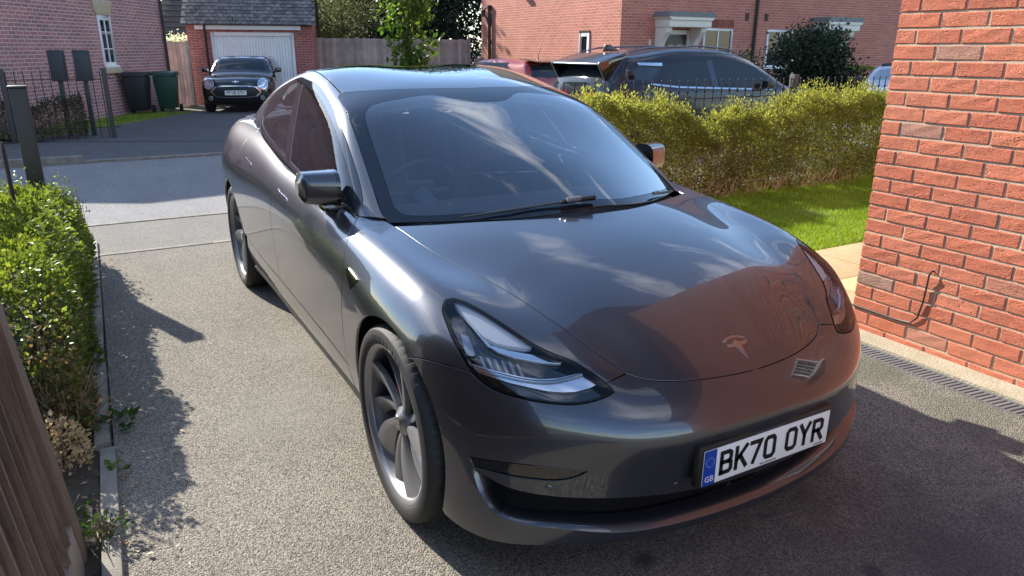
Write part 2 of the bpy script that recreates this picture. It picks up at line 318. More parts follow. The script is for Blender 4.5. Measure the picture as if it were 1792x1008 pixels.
def panel_data(F, outline, n, sp=.025, depth=0., gap=.0026, flange=.012, holes=(), hole_flange=None, snap=True):
    """skin trimmed by a 3D outline, seen along n (inwards), rolled edges; returns V, F, N"""
    Fo = F if depth == 0 else (lambda P: F(P)+depth)
    n = np.asarray(n, float); n = n/np.linalg.norm(n); e1 = np.cross(n, [0, 0, 1.] if abs(n[2]) < .9 else [1., 0, 0]); e1 /= np.linalg.norm(e1); e2 = np.cross(e1, n)
    loops = []
    for li, ol in enumerate([outline, *holes]):
        P = newton(Fo, np.asarray(ol, float)) if snap else np.asarray(ol, float)
        for pas in range(1):
            q = np.c_[P@e1, P@e2]; area = .5*np.sum(q[:, 0]*np.roll(q[:, 1], -1)-np.roll(q[:, 0], -1)*q[:, 1])
            if area < 0: P = P[::-1]; ol = np.asarray(ol)[::-1]
        N = grad(Fo, P); T = np.roll(P, -1, 0)-np.roll(P, 1, 0); T /= np.linalg.norm(T, axis=1, keepdims=True)
        inn = np.cross(N, T); inn /= np.linalg.norm(inn, axis=1, keepdims=True)
        c = P.mean(0); sgn = 1.
        q = np.c_[P@e1, P@e2]; tst = np.c_[(P+inn*.004)@e1, (P+inn*.004)@e2]
        if inside(q, tst).mean() < .5: sgn = -1.
        inn = inn*sgn*(1 if li == 0 else -1)
        cen = np.abs(np.asarray(ol)[:, 1]) < 1e-5
        g = np.where(cen, 0, gap)[:, None]; P2 = newton(Fo, P+inn*g, 3); P2[cen] = P[cen]; P2[cen, 1] = 0
        od_ = -inn; od_[cen, 1] = 0; od_ /= np.linalg.norm(od_, axis=1, keepdims=True)+1e-9; loops.append((P2, od_, cen))
    poly = np.c_[loops[0][0]@e1, loops[0][0]@e2]; hp = [np.c_[l[0]@e1, l[0]@e2] for l in loops[1:]]
    lo, hi = poly.min(0), poly.max(0); gx, gy = np.meshgrid(np.arange(lo[0], hi[0], sp), np.arange(lo[1], hi[1], sp*.866)); gx = gx+(np.arange(len(gx)) % 2)[:, None]*sp*.5
    Q = np.c_[gx.ravel(), gy.ravel()]; m = inside(poly, Q)
    Q = Q[m]; Q = Q[segdist(poly, Q) > sp*.45] if len(Q) else Q
    for h in hp:
        if len(Q): Q = Q[~inside(h, Q)]
        if len(Q): Q = Q[segdist(h, Q) > sp*.45]
    if len(Q):
        O = Q[:, :1]*e1+Q[:, 1:]*e2; base = (loops[0][0]@n).min()-.5; ext = (loops[0][0]@n).max()-base+.5
        H, bad = hit(Fo, O+base*n, n, 0, ext, 70); H, Q = H[~bad], Q[~bad]
    else: H = np.zeros((0, 3))
    pts = [tuple(p) for p in poly]; edges = [(i, (i+1) % len(poly)) for i in range(len(poly))]; k = len(poly); P3 = [loops[0][0]]
    for h, l in zip(hp, loops[1:]):
        edges += [(k+i, k+(i+1) % len(h)) for i in range(len(h))]; pts += [tuple(p) for p in h]; P3.append(l[0]); k += len(h)
    nb = k; pts += [tuple(p) for p in Q]; P3.append(H); P3 = np.concatenate(P3)
    r = delaunay_2d_cdt([Vector(p) for p in pts], edges, [], 0, 1e-7)
    vm = [o[0] if o else -1 for o in r[3]]; faces = []
    c2 = np.array([[sum(r[0][i][j] for i in f)/3 for j in (0, 1)] for f in r[2]]); ok = inside(poly, c2)
    for h in hp: ok &= ~inside(h, c2)
    for f, o in zip(r[2], ok):
        g = [vm[i] for i in f]
        if o and min(g) >= 0 and len(set(g)) == 3: faces.append(g)
    V = P3; N = grad(Fo, V); fa = np.array(faces)
    fn = np.cross(V[fa[:, 1]]-V[fa[:, 0]], V[fa[:, 2]]-V[fa[:, 0]]); w = (fn*N[fa[:, 0]]).sum(1) < 0; fa[w] = fa[w][:, ::-1]
    faces = [tuple(f) for f in fa]
    if flange:
        Vs = [V]; Ns = [N]; base = len(V); off = 0
        for li, (P, outd, cen) in enumerate(loops):
            L = len(P); nn = N[off:off+L]; d = flange if li == 0 or hole_flange is None else hole_flange; sg = math.copysign(1, d)
            r1 = P+outd*.0009*sg-nn*.0014; r2 = P+outd*.0012-nn*d; r1[cen, 1] = 0; r2[cen, 1] = 0
            n1 = nn+outd; n1 /= np.linalg.norm(n1, axis=1, keepdims=True)
            Vs += [r1, r2]; Ns += [n1, outd]; a = base; b = base+L
            for i in range(L):
                j = (i+1) % L
                if cen[i] and cen[j]: continue
                for q in ((off+i, off+j, a+j, a+i), (a+i, a+j, b+j, b+i)):
                    faces.append(q)
            off += L; base += 2*L
        V = np.concatenate(Vs); N = np.concatenate(Ns)
        # orient the rolled strips like their normals
        ff = []
        for f in faces:
            if len(f) == 4:
                c = np.cross(V[f[1]]-V[f[0]], V[f[2]]-V[f[0]])+np.cross(V[f[2]]-V[f[0]], V[f[3]]-V[f[0]])
                if c@(N[f[2]]+N[f[3]]) < 0: f = f[::-1]
            ff.append(f)
        faces = ff
    return V, faces, N
def mirror_data(d): V, F, N = d; return V*[1, -1, 1], [f[::-1] for f in F], N*[1, -1, 1]
def join_data(*ds):
    V = []; F = []; N = []; k = 0
    for v, f, n in ds: V.append(v); N.append(n); F += [tuple(int(i)+k for i in q) for q in f]; k += len(v)
    return np.concatenate(V), F, np.concatenate(N)
def put(name, d, m, parent): return link(name, mesh(name, d[0], d[1], normals=d[2]), m, parent)
def both(name, d, m, parents):
    p = parents if isinstance(parents, (list, tuple)) else (parents, parents)
    return put(name, d, m, p[0]), put(name, mirror_data(d), m, p[1])

PAINT = mat('midnight_silver_paint', (.068, .073, .088), .29, .80, coat=1., coatr=.008); PAINT.node_tree.nodes['Principled BSDF'].inputs['Coat IOR'].default_value = 1.52
BLK = mat('satin_black_trim', (.012, .012, .013), .38); GBLK = mat('gloss_black', (.006, .006, .007), .06, coat=1.)
RUB = mat('rubber', (.013, .013, .0135), .7, bump=.15, bscale=300); CHR = mat('bright_metal', (.75, .76, .78), .12, 1.); DARKIN = mat('dark_cabin', (.018, .019, .02), .7)
RIM = mat('grey_alloy', (.23, .23, .24), .36, .6, coat=.3); WHITE = mat('white_plate', (.8, .8, .78), .35); CLEAR = glass('lamp_lens', (.95, .96, .97), refl=.7); WSG = glass('windscreen_glass', (.80, .92, .94), refl=2.0); SIDEG = glass('side_glass', (.78, .84, .82), refl=1.3); ROOFG = glass('dark_roof_glass', (.10, .11, .12), refl=1.7)

car = empty('parked_car', (0, 0, 0), 0, 'dark grey saloon parked nose-out on the driveway beside the brick wall', 'car')
HL = fl(HOOD); HF = [(.598, -.401, .654), (.625, -.363, .639), (.650, -.305, .629), (.668, -.25, .625), (.687, -.168, .622), (.700, -.072, .6215), (.704, 0, .6215)]
CW = [(-.416, -.697, .899), (-.293, -.502, .913), (-.19, -.33, .926), (-.135, -.17, .933), (-.118, 0, .935)]
LU = [(.605, -.471, .646), (.563, -.50, .668), (.518, -.534, .693), (.481, -.573, .708), (.436, -.608, .725), (.36, -.647, .758), (.28, -.686, .787), (.219, -.721, .807), (.188, -.748, .812), (.181, -.766, .810)]
LO = [(.181, -.766, .81), (.208, -.788, .789), (.261, -.798, .761), (.333, -.802, .718), (.395, -.79, .664), (.438, -.769, .638), (.476, -.742, .624), (.522, -.697, .614), (.565, -.643, .607), (.598, -.592, .604), (.618, -.545, .607), (.629, -.490, .617), (.630, -.462, .626)]
TIP = [(.630, -.462, .626), (.605, -.471, .646)]
SEAM = [(.395, -.79, .664), (.307, -.843, .666), (.232, -.874, .659), (.171, -.892, .643)]
def arc(cx, cz, r, a0, a1, y, n=16): return [(cx+r*math.cos(a0+(a1-a0)*i/n), y, cz+r*math.sin(a0+(a1-a0)*i/n)) for i in range(n+1)]
A0 = math.atan2(.643-.336, .171); AR = .366
ARCH_B = [(.171, -.892, .643)]+arc(0, .336, AR, A0, R_(-22), -.88)[1:]; ARCH_F = [(.171, -.892, .643)]+arc(0, .336, AR, A0, R_(195), -.895, 22)[1:]
LIP = [(.345, -.852, .19), (.41, -.842, .182), (.482, -.788, .18), (.554, -.697, .18), (.622, -.584, .18), (.682, -.425, .176), (.72, -.241, .173), (.735, 0, .172)]
# bonnet
hd = path(CW[::-1], HL, HF); half = hd
hood_out = path(CW[::-1], HL, HF)
hood_h = panel_data(Fb, path(CW[::-1], HL, HF, [(.704, 0, .6215), (.45, 0, .77), (.2, 0, .86), (-.118, 0, .935)]), (-.35, 0, -1), .02)
bonnet = put('bonnet', join_data(hood_h, mirror_data(hood_h)), PAINT, car)
# wings
DF = [(-.592, -.777, .905), (-.515, -.825, .874), (-.445, -.872, .82), (-.42, -.9, .745), (-.432, -.903, .69), (-.478, -.901, .523), (-.49, -.89, .37), (-.47, -.868, .24)]
wing = panel_data(Fb, path(HL, [(.596, -.402, .655), (.605, -.471, .646)], LU, LO[:5], SEAM, ARCH_F, [ARCH_F[-1], (-.36, -.862, .215), (-.47, -.862, .225)], DF[::-1], [(-.592, -.777, .905), (-.52, -.715, .903), (-.416, -.697, .899)]), (-.3, .72, -.62), .02)
wings = both('front_wing', wing, PAINT, car)
# bumper with its openings
REC_T = [(.449, -.813, .392), (.463, -.803, .378), (.483, -.79, .376), (.526, -.755, .357), (.57, -.704, .345), (.615, -.639, .337), (.653, -.57, .332), (.691, -.478, .325), (.721, -.376, .318), (.734, -.304, .312), (.746, -.218, .307), (.757, 0, .302)]
REC_B = [(.75, 0, .200), (.735, -.169, .200), (.726, -.267, .201), (.711, -.361, .204), (.69, -.449, .210), (.667, -.53, .222), (.637, -.605, .236), (.600, -.674, .245), (.567, -.723, .252), (.536, -.76, .262), (.507, -.786, .281), (.476, -.803, .322), (.455, -.811, .37), (.449, -.813, .392)]
FOG = [[(.435, -.818, .423), (.512, -.761, .430), (.59, -.671, .431), (.658, -.563, .420)], [(.658, -.563, .420), (.644, -.586, .403), (.627, -.616, .392), (.608, -.645, .388), (.568, -.702, .390), (.499, -.776, .395), (.453, -.811, .397)], [(.453, -.811, .397), (.435, -.818, .423)]]
fogp = path(*FOG); recp = path(REC_T, [(.757, 0, .302), (.75, 0, .200)], REC_B)
bum_out = path(HF[::-1], [(.598, -.401, .654), (.605, -.471, .646)], TIP[::-1], LO[:3:-1], SEAM, ARCH_B, [ARCH_B[-1], LIP[0]], LIP, [(.735, 0, .172), (.75, 0, .200)], REC_B, REC_T, [(.757, 0, .302), (.79, 0, .45), (.78, 0, .56), (.704, 0, .6215)])
bum = panel_data(Fb, bum_out, (-.74, .66, -.12), .02, holes=[fogp], hole_flange=.008, flange=.085)
bumper = put('front_bumper', join_data(bum, mirror_data(bum)), PAINT, car)
bumper.data.materials.append(mat('recess_navy', (.007, .008, .011), .3, coat=.6))
for p_ in bumper.data.polygons:
    if len(p_.vertices) == 4 and p_.center.x > .45 and .262 < p_.center.z < .425 and abs(p_.normal.x) < 2: p_.material_index = 1
fg = panel_data(Fb, fogp, (-.74, .66, -.12), .02, depth=.004, gap=.003, flange=.01)
both('fog_lamp_blank', fg, GBLK, bumper)
rc = panel_data(Fb, recp, (-.74, .66, -.12), .03, depth=.085, gap=-.012, flange=0)
both('lower_intake', rc, mat('intake_black', (.003, .003, .0035), .7, spec=.2), bumper)
for (sx, sy, sz) in ((.603, -.655, .365), (.737, -.309, .343), (.603, .655, .365), (.737, .309, .343)):
    p = newton(Fb, np.array([[sx, sy, sz]]))[0]; nn = grad(Fb, p[None])[0]; q = Vector(nn).to_track_quat('Z', 'Y')
    MB().lathe([(.0, .0016), (.008, .0016), (.0095, .0006), (.0098, -.004)], 20).build('parking_sensor', PAINT, bumper, True, loc=p.tolist(), rot=q.to_euler())
# dark seals lying in the shut lines
def seal(name, pts, par, F=None, r=.0042, d=.0062, mir=True):
    F = F or Fb; P = newton(F, cat_rom(np.array(pts), step=.03)); P = P-grad(F, P)*d
    for s_ in ((1, -1) if mir else (1,)): MB().tube([tuple(p*[1, s_, 1]) for p in P], r, 6).build(name, mat('shut_line_seal', (.002, .002, .002), 1., spec=0.), par)
seal('bonnet_seal', HL, car); seal('bonnet_seal', HF+[(p[0], -p[1], p[2]) for p in HF[-2::-1]], car, mir=False); seal('bumper_seal', SEAM, car); seal('bumper_seal', [(.598, -.401, .654), (.605, -.471, .646)], car)
seal('door_seal', DF[:7], car)
# headlights
LUR = LU[::-1]
lamp_o = path(LO, TIP, LU)
lens = panel_data(Fb, lamp_o, (-.5, .6, -.62), .02, gap=.003, flange=.014)
bowl = panel_data(Fb, lamp_o, (-.5, .6, -.62), .02, depth=.04, gap=.002, flange=-.036)
hl = both('headlight', bowl, GBLK, car)
both('lens', lens, CLEAR, hl)
gas = panel_data(Fb, lamp_o, (-.5, .6, -.62), .02, depth=.0015, gap=.001, flange=.02, holes=[newton(Fb, np.array(lamp_o))*1])if False else None
def inset(outl, F, d):
    P = newton(F, np.asarray(outl, float)); N = grad(F, P); T = np.roll(P, -1, 0)-np.roll(P, 1, 0); T /= np.linalg.norm(T, axis=1, keepdims=True); i = np.cross(N, T)
    c = P.mean(0)
    if ((c-P)*i).sum(1).mean() < 0: i = -i
    return newton(F, P+i*d, 3)
gask = panel_data(Fb, lamp_o, (-.5, .6, -.62), .012, depth=.001, gap=.0005, flange=.012, holes=[inset(lamp_o, Fb, .007)], hole_flange=.006)
both('gasket', gask, mat('gasket_black', (.004, .004, .004), .9, spec=.1), hl)
# lamp internals
LN = (-.5, .6, -.62)
WST = [(.178, -.739, .795), (.201, -.713, .792), (.267, -.68, .771), (.352, -.642, .74), (.417, -.604, .714), (.424, -.6, .711), (.418, -.629, .71), (.396, -.667, .715), (.375, -.695, .72), (.342, -.718, .732), (.304, -.727, .748), (.24, -.736, .774)]
STR = [(.171, -.75, .795), (.248, -.74, .77), (.308, -.729, .745), (.37, -.713, .719), (.387, -.694, .714), (.406, -.672, .708), (.436, -.628, .7), (.483, -.553, .688), (.494, -.536, .684), (.494, -.559, .681), (.47, -.607, .685), (.43, -.665, .695), (.398, -.7, .706), (.367, -.719, .718), (.297, -.732, .75), (.227, -.742, .777)]
LOW = [(.372, -.78, .677), (.413, -.748, .671), (.446, -.714, .665), (.48, -.673, .657), (.51, -.626, .651), (.529, -.581, .652), (.541, -.514, .66), (.581, -.478, .637), (.582, -.512, .631), (.573, -.555, .625), (.559, -.588, .625), (.537, -.626, .629), (.506, -.668, .637), (.473, -.709, .645), (.434, -.747, .655), (.398, -.775, .661)]
PRJ = [(.286, -.771, .738), (.307, -.751, .737), (.363, -.757, .701), (.363, -.769, .692), (.346, -.784, .693)]
REFL = mat('lamp_reflector', (.8, .82, .85), .18, 1.); LGUIDE = mat('light_guide', (.75, .77, .8), .35, .0, coat=.6)
both('light_guide', panel_data(Fb, np.array(WST), LN, .02, depth=.016, gap=0, flange=.02), LGUIDE, hl)
both('reflector_strip', panel_data(Fb, np.array(STR), LN, .02, depth=.022, gap=0, flange=.014), REFL, hl)
low = panel_data(Fb, np.array(LOW), LN, .02, depth=.02, gap=0, flange=.016); both('lower_reflector', low, REFL, hl)
for dd, k in ((.008, 0), (.02, 1), (.03, 2)):
    L1 = cat_rom(np.array(LOW[:7]), step=.015)+np.array([.25, -.1, -.35])*dd; L2 = L1+np.array([.25, -.1, -.35])*.003
    both('light_line', panel_data(Fb, np.r_[L1, L2[::-1]], LN, .02, depth=.014, gap=0, flange=.006), mat('dark_chrome', (.25, .27, .3), .2, 1.) if k != 1 else REFL, hl)
both('projector', panel_data(Fb, np.array(PRJ), LN, .012, depth=.028, gap=.003, flange=.012), mat('dark_chrome', (.25, .27, .3), .2, 1.), hl)
for k in range(6):
    f = k/6; a = np.array([.375+.085*f, -.755+.10*f, .70-.012*f]); b = a+np.array([.035, -.002, -.028])
    both('reflector_fin', panel_data(Fb, np.array([a, b, b+[.005, .006, 0], a+[.005, .006, 0]]), LN, .02, depth=.03, gap=0, flange=.01), mat('dark_chrome', (.25, .27, .3), .2, 1.), hl)
# doors, sills, rear
BELT = [(-.592, -.777, .905), (-.9, -.815, .922), (-1.315, -.816, .941), (-1.607, -.812, .955), (-2.03, -.793, .995), (-2.42, -.764, 1.037), (-2.671, -.722, 1.067)]
DM = [(-1.602, -.815, .951), (-1.565, -.88, .87), (-1.577, -.906, .805), (-1.61, -.91, .7), (-1.631, -.909, .605), (-1.632, -.897, .45), (-1.62, -.885, .385)]
SN = (0, 1, -.2)
fd = panel_data(Fb, path(DF[:6]+[(-.49, -.888, .36)], [(-.49, -.888, .36), (-.8, -.888, .375), (-1.2, -.888, .382), (-1.62, -.885, .385)], DM[::-1], [(-1.602, -.815, .951), (-1.315, -.816, .941), (-.9, -.815, .922), (-.592, -.777, .905)]), SN, .03)
fdoor = both('front_door', fd, PAINT, car)
ARR = arc(-2.875, .34, .372, R_(15), R_(62), -.915, 10)
RDE = [ARR[-1], (-2.66, -.922, .74), (-2.62, -.918, .82), (-2.66, -.86, .94), (-2.70, -.79, 1.04), (-2.671, -.745, 1.062)]
rdp = panel_data(Fb, path(DM, [(-1.62, -.885, .385), (-2.1, -.89, .40), (-2.45, -.9, .435)], [(-2.45, -.9, .435), ARR[0]], ARR, RDE, [(-2.671, -.745, 1.062), (-2.42, -.764, 1.037), (-2.03, -.793, .995), (-1.602, -.815, .951)]), SN, .03)
rdoor = both('rear_door', rdp, PAINT, car); seal('door_seal', DM, car); seal('door_seal', RDE, car); seal('sill_seal', [(-.49, -.888, .3575), (-1.2, -.888, .3795), (-1.62, -.885, .3825), (-2.1, -.89, .3975), (-2.45, -.9, .4325)], car)
sill = panel_data(Fb, path([(-.49, -.888, .355), (-.8, -.888, .37), (-1.2, -.888, .377), (-1.62, -.885, .38), (-2.1, -.89, .395), (-2.45, -.9, .43)], [(-2.45, -.9, .43), (-2.53, -.88, .30), (-2.5, -.865, .21)], [(-2.5, -.865, .21), (-1.5, -.855, .2), (-.36, -.855, .205)], [(-.36, -.855, .205), (-.475, -.868, .24), (-.49, -.888, .355)]), (0, 1, .1), .04, flange=.05)
both('sill', sill, PAINT, car)
both('sill_strip', panel_data(lambda P: Fb(P)-.006, path([(-.38, -.87, .235), (-1.5, -.87, .225), (-2.48, -.87, .235)], [(-2.48, -.87, .235), (-2.48, -.865, .205)], [(-2.48, -.865, .205), (-1.5, -.86, .19), (-.38, -.86, .2)]), (0, 1, .1), .05, flange=.02), BLK, car)
ARQ = arc(-2.875, .34, .372, R_(62), R_(175), -.92, 18)
qp = panel_data(Fb, path(ARQ, [ARQ[-1], (-3.4, -.87, .36), (-3.72, -.77, .42)], [(-3.72, -.77, .42), (-3.74, -.76, .7), (-3.70, -.74, .95), (-3.6, -.68, 1.065)], [(-3.6, -.68, 1.065), (-3.2, -.66, 1.085), (-2.85, -.69, 1.075), (-2.671, -.745, 1.062)], RDE[::-1]), SN, .04)
both('rear_wing', qp, PAINT, car)
tl = panel_data(Fb, path([(-3.2, -.66, 1.09), (-3.6, -.66, 1.07), (-3.78, -.6, 1.0)], [(-3.78, -.6, 1.0), (-3.82, -.55, .85), (-3.83, -.5, .70)], [(-3.83, -.5, .7), (-3.83, 0, .7)], [(-3.83, 0, .7), (-3.84, 0, .9), (-3.8, 0, 1.07), (-3.5, 0, 1.1), (-3.2, 0, 1.105)], [(-3.2, 0, 1.105), (-3.2, -.66, 1.09)]), (.6, .2, -.8), .05)
put('boot_lid', join_data(tl, mirror_data(tl)), PAINT, car)
rb = panel_data(Fb, path([(-3.83, 0, .69), (-3.83, -.5, .69), (-3.78, -.68, .72), (-3.745, -.75, .7)], [(-3.745, -.75, .7), (-3.73, -.76, .42), (-3.5, -.82, .30)], [(-3.5, -.82, .30), (-3.78, -.55, .28), (-3.81, 0, .28)], [(-3.81, 0, .28), (-3.83, 0, .69)]), (.75, .65, 0), .05)
put('rear_bumper', join_data(rb, mirror_data(rb)), PAINT, car)
both('tail_light', panel_data(Fb, path([(-3.72, -.745, .93), (-3.68, -.74, 1.0), (-3.79, -.61, .98), (-3.83, -.5, .86), (-3.8, -.66, .8), (-3.74, -.745, .8), (-3.72, -.745, .93)]), (.7, .7, -.1), .04), mat('tail_red', (.25, .01, .012), .1, coat=1.), car)
# wheel housings and floor pan
for cx in (0, -2.875):
    for s in (-1, 1):
        mb = MB(); pr = arc(cx, .336, .41, R_(-25), R_(205), 0, 20)
        V = [(p[0], s*yy, p[2]) for yy in (.80, .55) for p in pr]; n = len(pr)
        mb.add(V, [(i, i+1, n+i+1, n+i) for i in range(n-1)]+[tuple(range(n, 2*n))]); mb.build('wheel_arch_liner', mat('liner', (.008, .008, .008), .9), car)
MB().box((-3.6, -.8, .2), (-.43, .8, .26)).box((.43, -.42, .21), (.50, .42, .26)).box((-.43, -.54, .2), (.43, .54, .27)).build('floor_pan', mat('liner', (.008, .008, .008), .9), car)
# greenhouse
APL = [(-.50, -.703, .912), (-.534, -.705, .929), (-.675, -.689, 1.009), (-.815, -.672, 1.089), (-.967, -.654, 1.176), (-1.128, -.636, 1.254), (-1.326, -.612, 1.307)]
def onG(L): return [tuple(p) for p in hit(Fg, np.array([(a, b, 2.) for a, b in L]), np.array([0, 0, -1.]), 0, 1.8, 200)[0]]
WB = onG([(-.475, -.70), (-.33, -.5), (-.225, -.33), (-.165, -.17), (-.15, 0)])
RS = onG([(-1.355, -.588), (-1.264, -.445), (-1.21, -.25), (-1.19, 0)])
ws_out = path(WB[::-1], [WB[0], APL[1]], APL[1:]+[(-1.355, -.592, 1.318)], RS)
FRIT = onG([(-.196, 0), (-.204, -.166), (-.259, -.307), (-.331, -.44), (-.391, -.538), (-.437, -.602), (-.470, -.637), (-.515, -.655), (-.60, -.648), (-.68, -.637), (-.815, -.620), (-.95, -.600), (-1.06, -.575), (-1.11, -.53), (-1.12, -.40), (-1.12, -.22), (-1.06, -.14), (-1.03, -.09), (-1.02, 0)])
WN = (-.5, 0, -1)
full = lambda half: np.r_[half, [(p[0], -p[1], p[2]) for p in half[-2:0:-1]]]
frit_in = path(FRIT)
cab = None
ws = panel_data(Fg, full(frit_in), WN, .03, gap=0, flange=0)
screen = put('windscreen', ws, WSG, car)
wo = path(ws_out)
# order the outer half so that it starts and ends on the centre line
k0 = int(np.argmin(np.where(np.abs(wo[:, 1]) < 1e-6, wo[:, 2], 9))); wo = np.roll(wo, -k0, 0)
if np.abs(wo[1, 1]) < 1e-6 or wo[1, 2] > 1.2: wo = np.roll(wo[::-1], 1, 0)
ringd = panel_data(Fg, full(wo), WN, .03, gap=.002, flange=.008, holes=[full(frit_in)], hole_flange=.0001)
put('black_border', ringd, mat('glass_frit', (.004, .006, .010), .015, spec=.5), screen)
ROE = onG([(-1.19, 0), (-1.21, -.25), (-1.264, -.445), (-1.355, -.585), (-1.56, -.577), (-1.9, -.562), (-2.25, -.548)])
rg = panel_data(Fg, path(ROE[:4], ROE[3:], [ROE[-1]]+onG([(-2.32, -.45), (-2.36, -.25), (-2.38, 0)]), onG([(-2.38, 0), (-2., 0), (-1.6, 0), (-1.19, 0)])), WN, .05)
put('glass_roof', join_data(rg, mirror_data(rg)), ROOFG, car)
RG2 = onG([(-2.40, 0), (-2.38, -.25), (-2.34, -.45), (-2.27, -.547), (-2.7, -.53), (-3.1, -.54)])
rg2 = panel_data(Fg, path(RG2[:4], RG2[3:], onG([(-3.1, -.54), (-3.25, -.4), (-3.3, 0)]), onG([(-3.3, 0), (-2.9, 0), (-2.4, 0)])), (.3, 0, -1), .06)
put('rear_glass', join_data(rg2, mirror_data(rg2)), glass('rear_screen_glass', (.45, .5, .5)), car)
WT = [(-1.857, -.624, 1.333), (-1.629, -.633, 1.317), (-1.411, -.654, 1.273), (-1.191, -.681, 1.214), (-1.024, -.705, 1.151), (-.876, -.725, 1.078), (-.739, -.745, 1.003), (-.64, -.765, .94)]
WBT = [(-.64, -.765, .94), (-.66, -.785, .932), (-.9, -.80, .946), (-1.276, -.809, .966), (-1.548, -.804, .991), (-1.958, -.785, 1.03), (-2.307, -.755, 1.067), (-2.44, -.738, 1.088)]
WR = [(-2.44, -.738, 1.088), (-2.50, -.715, 1.13), (-2.51, -.69, 1.17), (-2.44, -.668, 1.225), (-2.25, -.64, 1.295), (-2.012, -.615, 1.333), (-1.857, -.624, 1.333)]
dlo = path(WT, WBT, WR)
fgl = path(WT, WBT[:4]+[(-1.555, -.803, .992)], [(-1.555, -.803, .992), (-1.857, -.624, 1.333)])
rgl = path([(-1.655, -.800, 1.0), (-1.958, -.785, 1.03), (-2.307, -.755, 1.067), (-2.44, -.738, 1.088)], WR[:6]+[(-1.965, -.619, 1.334)], [(-1.965, -.619, 1.334), (-1.655, -.800, 1.0)])
GN = (0, .85, -.5)
gl1 = both('window', panel_data(Fg, fgl, GN, .04, gap=.004, flange=.003), SIDEG, fdoor); gl2 = both('window', panel_data(Fg, rgl, GN, .04, gap=.004, flange=.003), SIDEG, rdoor)
outer_dlo = inset(dlo, Fg, -.03)
both('window_surround', panel_data(Fg, outer_dlo, GN, .02, depth=-.001, gap=.0015, flange=.01, holes=[inset(fgl, Fg, .003), inset(rgl, Fg, .003)], hole_flange=.008), GBLK, car)
mould = []
Lb = cat_rom(np.array(BELT), step=.06); Lu = cat_rom(np.array([(-.60, -.778, .918)]+WBT[1:]+[(-2.62, -.727, 1.085)]), step=.06)
def ribbon(a, b, bulge, nrm, m=40):
    f = lambda L: np.array([np.interp(np.linspace(0, 1, m), np.linspace(0, 1, len(L)), L[:, i]) for i in range(3)]).T
    a, b = f(a), f(b); rows = [a*(1-t)+b*t+np.asarray(nrm)*(bulge*math.sin(math.pi*t)+.004) for t in (0, .25, .5, .75, 1)]
    V = np.concatenate(rows); return V, [(i*m+j, i*m+j+1, (i+1)*m+j+1, (i+1)*m+j) for i in range(4) for j in range(m-1)]
V, Fq = ribbon(Lb, Lu, .006, (0, -.93, .35)); 
for s in (1, -1): link('belt_moulding', mesh('belt_moulding', V*[1, s, 1], [f[::-1] for f in Fq] if s > 0 else Fq, True), mat('dark_bright_trim', (.30, .31, .33), .12, 1.), car)
od = outer_dlo
i0 = int(np.argmin(np.linalg.norm(od-np.array([-.615, -.78, .925]), axis=1))); i1 = int(np.argmin(np.linalg.norm(od-np.array([-2.455, -.745, 1.075]), axis=1)))
def between(P, a, b, up):
    n = len(P); f = [P[(a+k) % n] for k in range((b-a) % n+1)]; g = [P[(a-k) % n] for k in range((a-b) % n+1)]
    return f if (np.mean([p[2] for p in f]) > np.mean([p[2] for p in g])) == up else g
top_edge = between(od, i1, i0, True)
RE = onG([(-1.355, -.592), (-1.56, -.58), (-1.9, -.565), (-2.26, -.55), (-2.7, -.535), (-3.1, -.545), (-3.22, -.60)])
frame = panel_data(Fg, np.r_[path(APL, RE, [RE[-1]]+onG([(-3.2, -.66), (-2.9, -.71)])+[(-2.6, -.74, 1.05)], [(-2.6, -.74, 1.05), tuple(top_edge[0])])[:-1], np.array(top_edge), [(-.60, -.775, .903), (-.55, -.73, .897)]], (-.1, .7, -.7), .02)
both('roof_rail', frame, PAINT, car)
# handles, camera badge
for zz, xa, xb, dr in ((.866, -1.30, -1.50, fdoor), (.912, -2.22, -2.42, rdoor)):
    hp = [(xb, -.88, zz+.010), (xb-.004, -.88, zz-.004), (xb+.03, -.885, zz-.017), (xa, -.885, zz-.022), (xa+.008, -.885, zz-.014), (xa, -.88, zz-.006), (xb+.05, -.88, zz+.0)]
    both('handle', panel_data(lambda P: Fb(P)-.003, np.array(hp), SN, .03, gap=0, flange=.006), CHR, dr)
cb = [(-.396, -.897, .77), (-.36, -.892, .781), (-.262, -.895, .766), (-.306, -.903, .715), (-.364, -.9, .749)]
both('side_camera', panel_data(lambda P: Fb(P)-.004, np.array(cb), SN, .03, gap=0, flange=.008), GBLK, wings)
both('camera_trim', panel_data(lambda P: Fb(P)-.006, np.array([(-.36, -.892, .781), (-.262, -.895, .766), (-.268, -.895, .761), (-.358, -.892, .774)]), SN, .03, gap=0, flange=.004), CHR, wings)
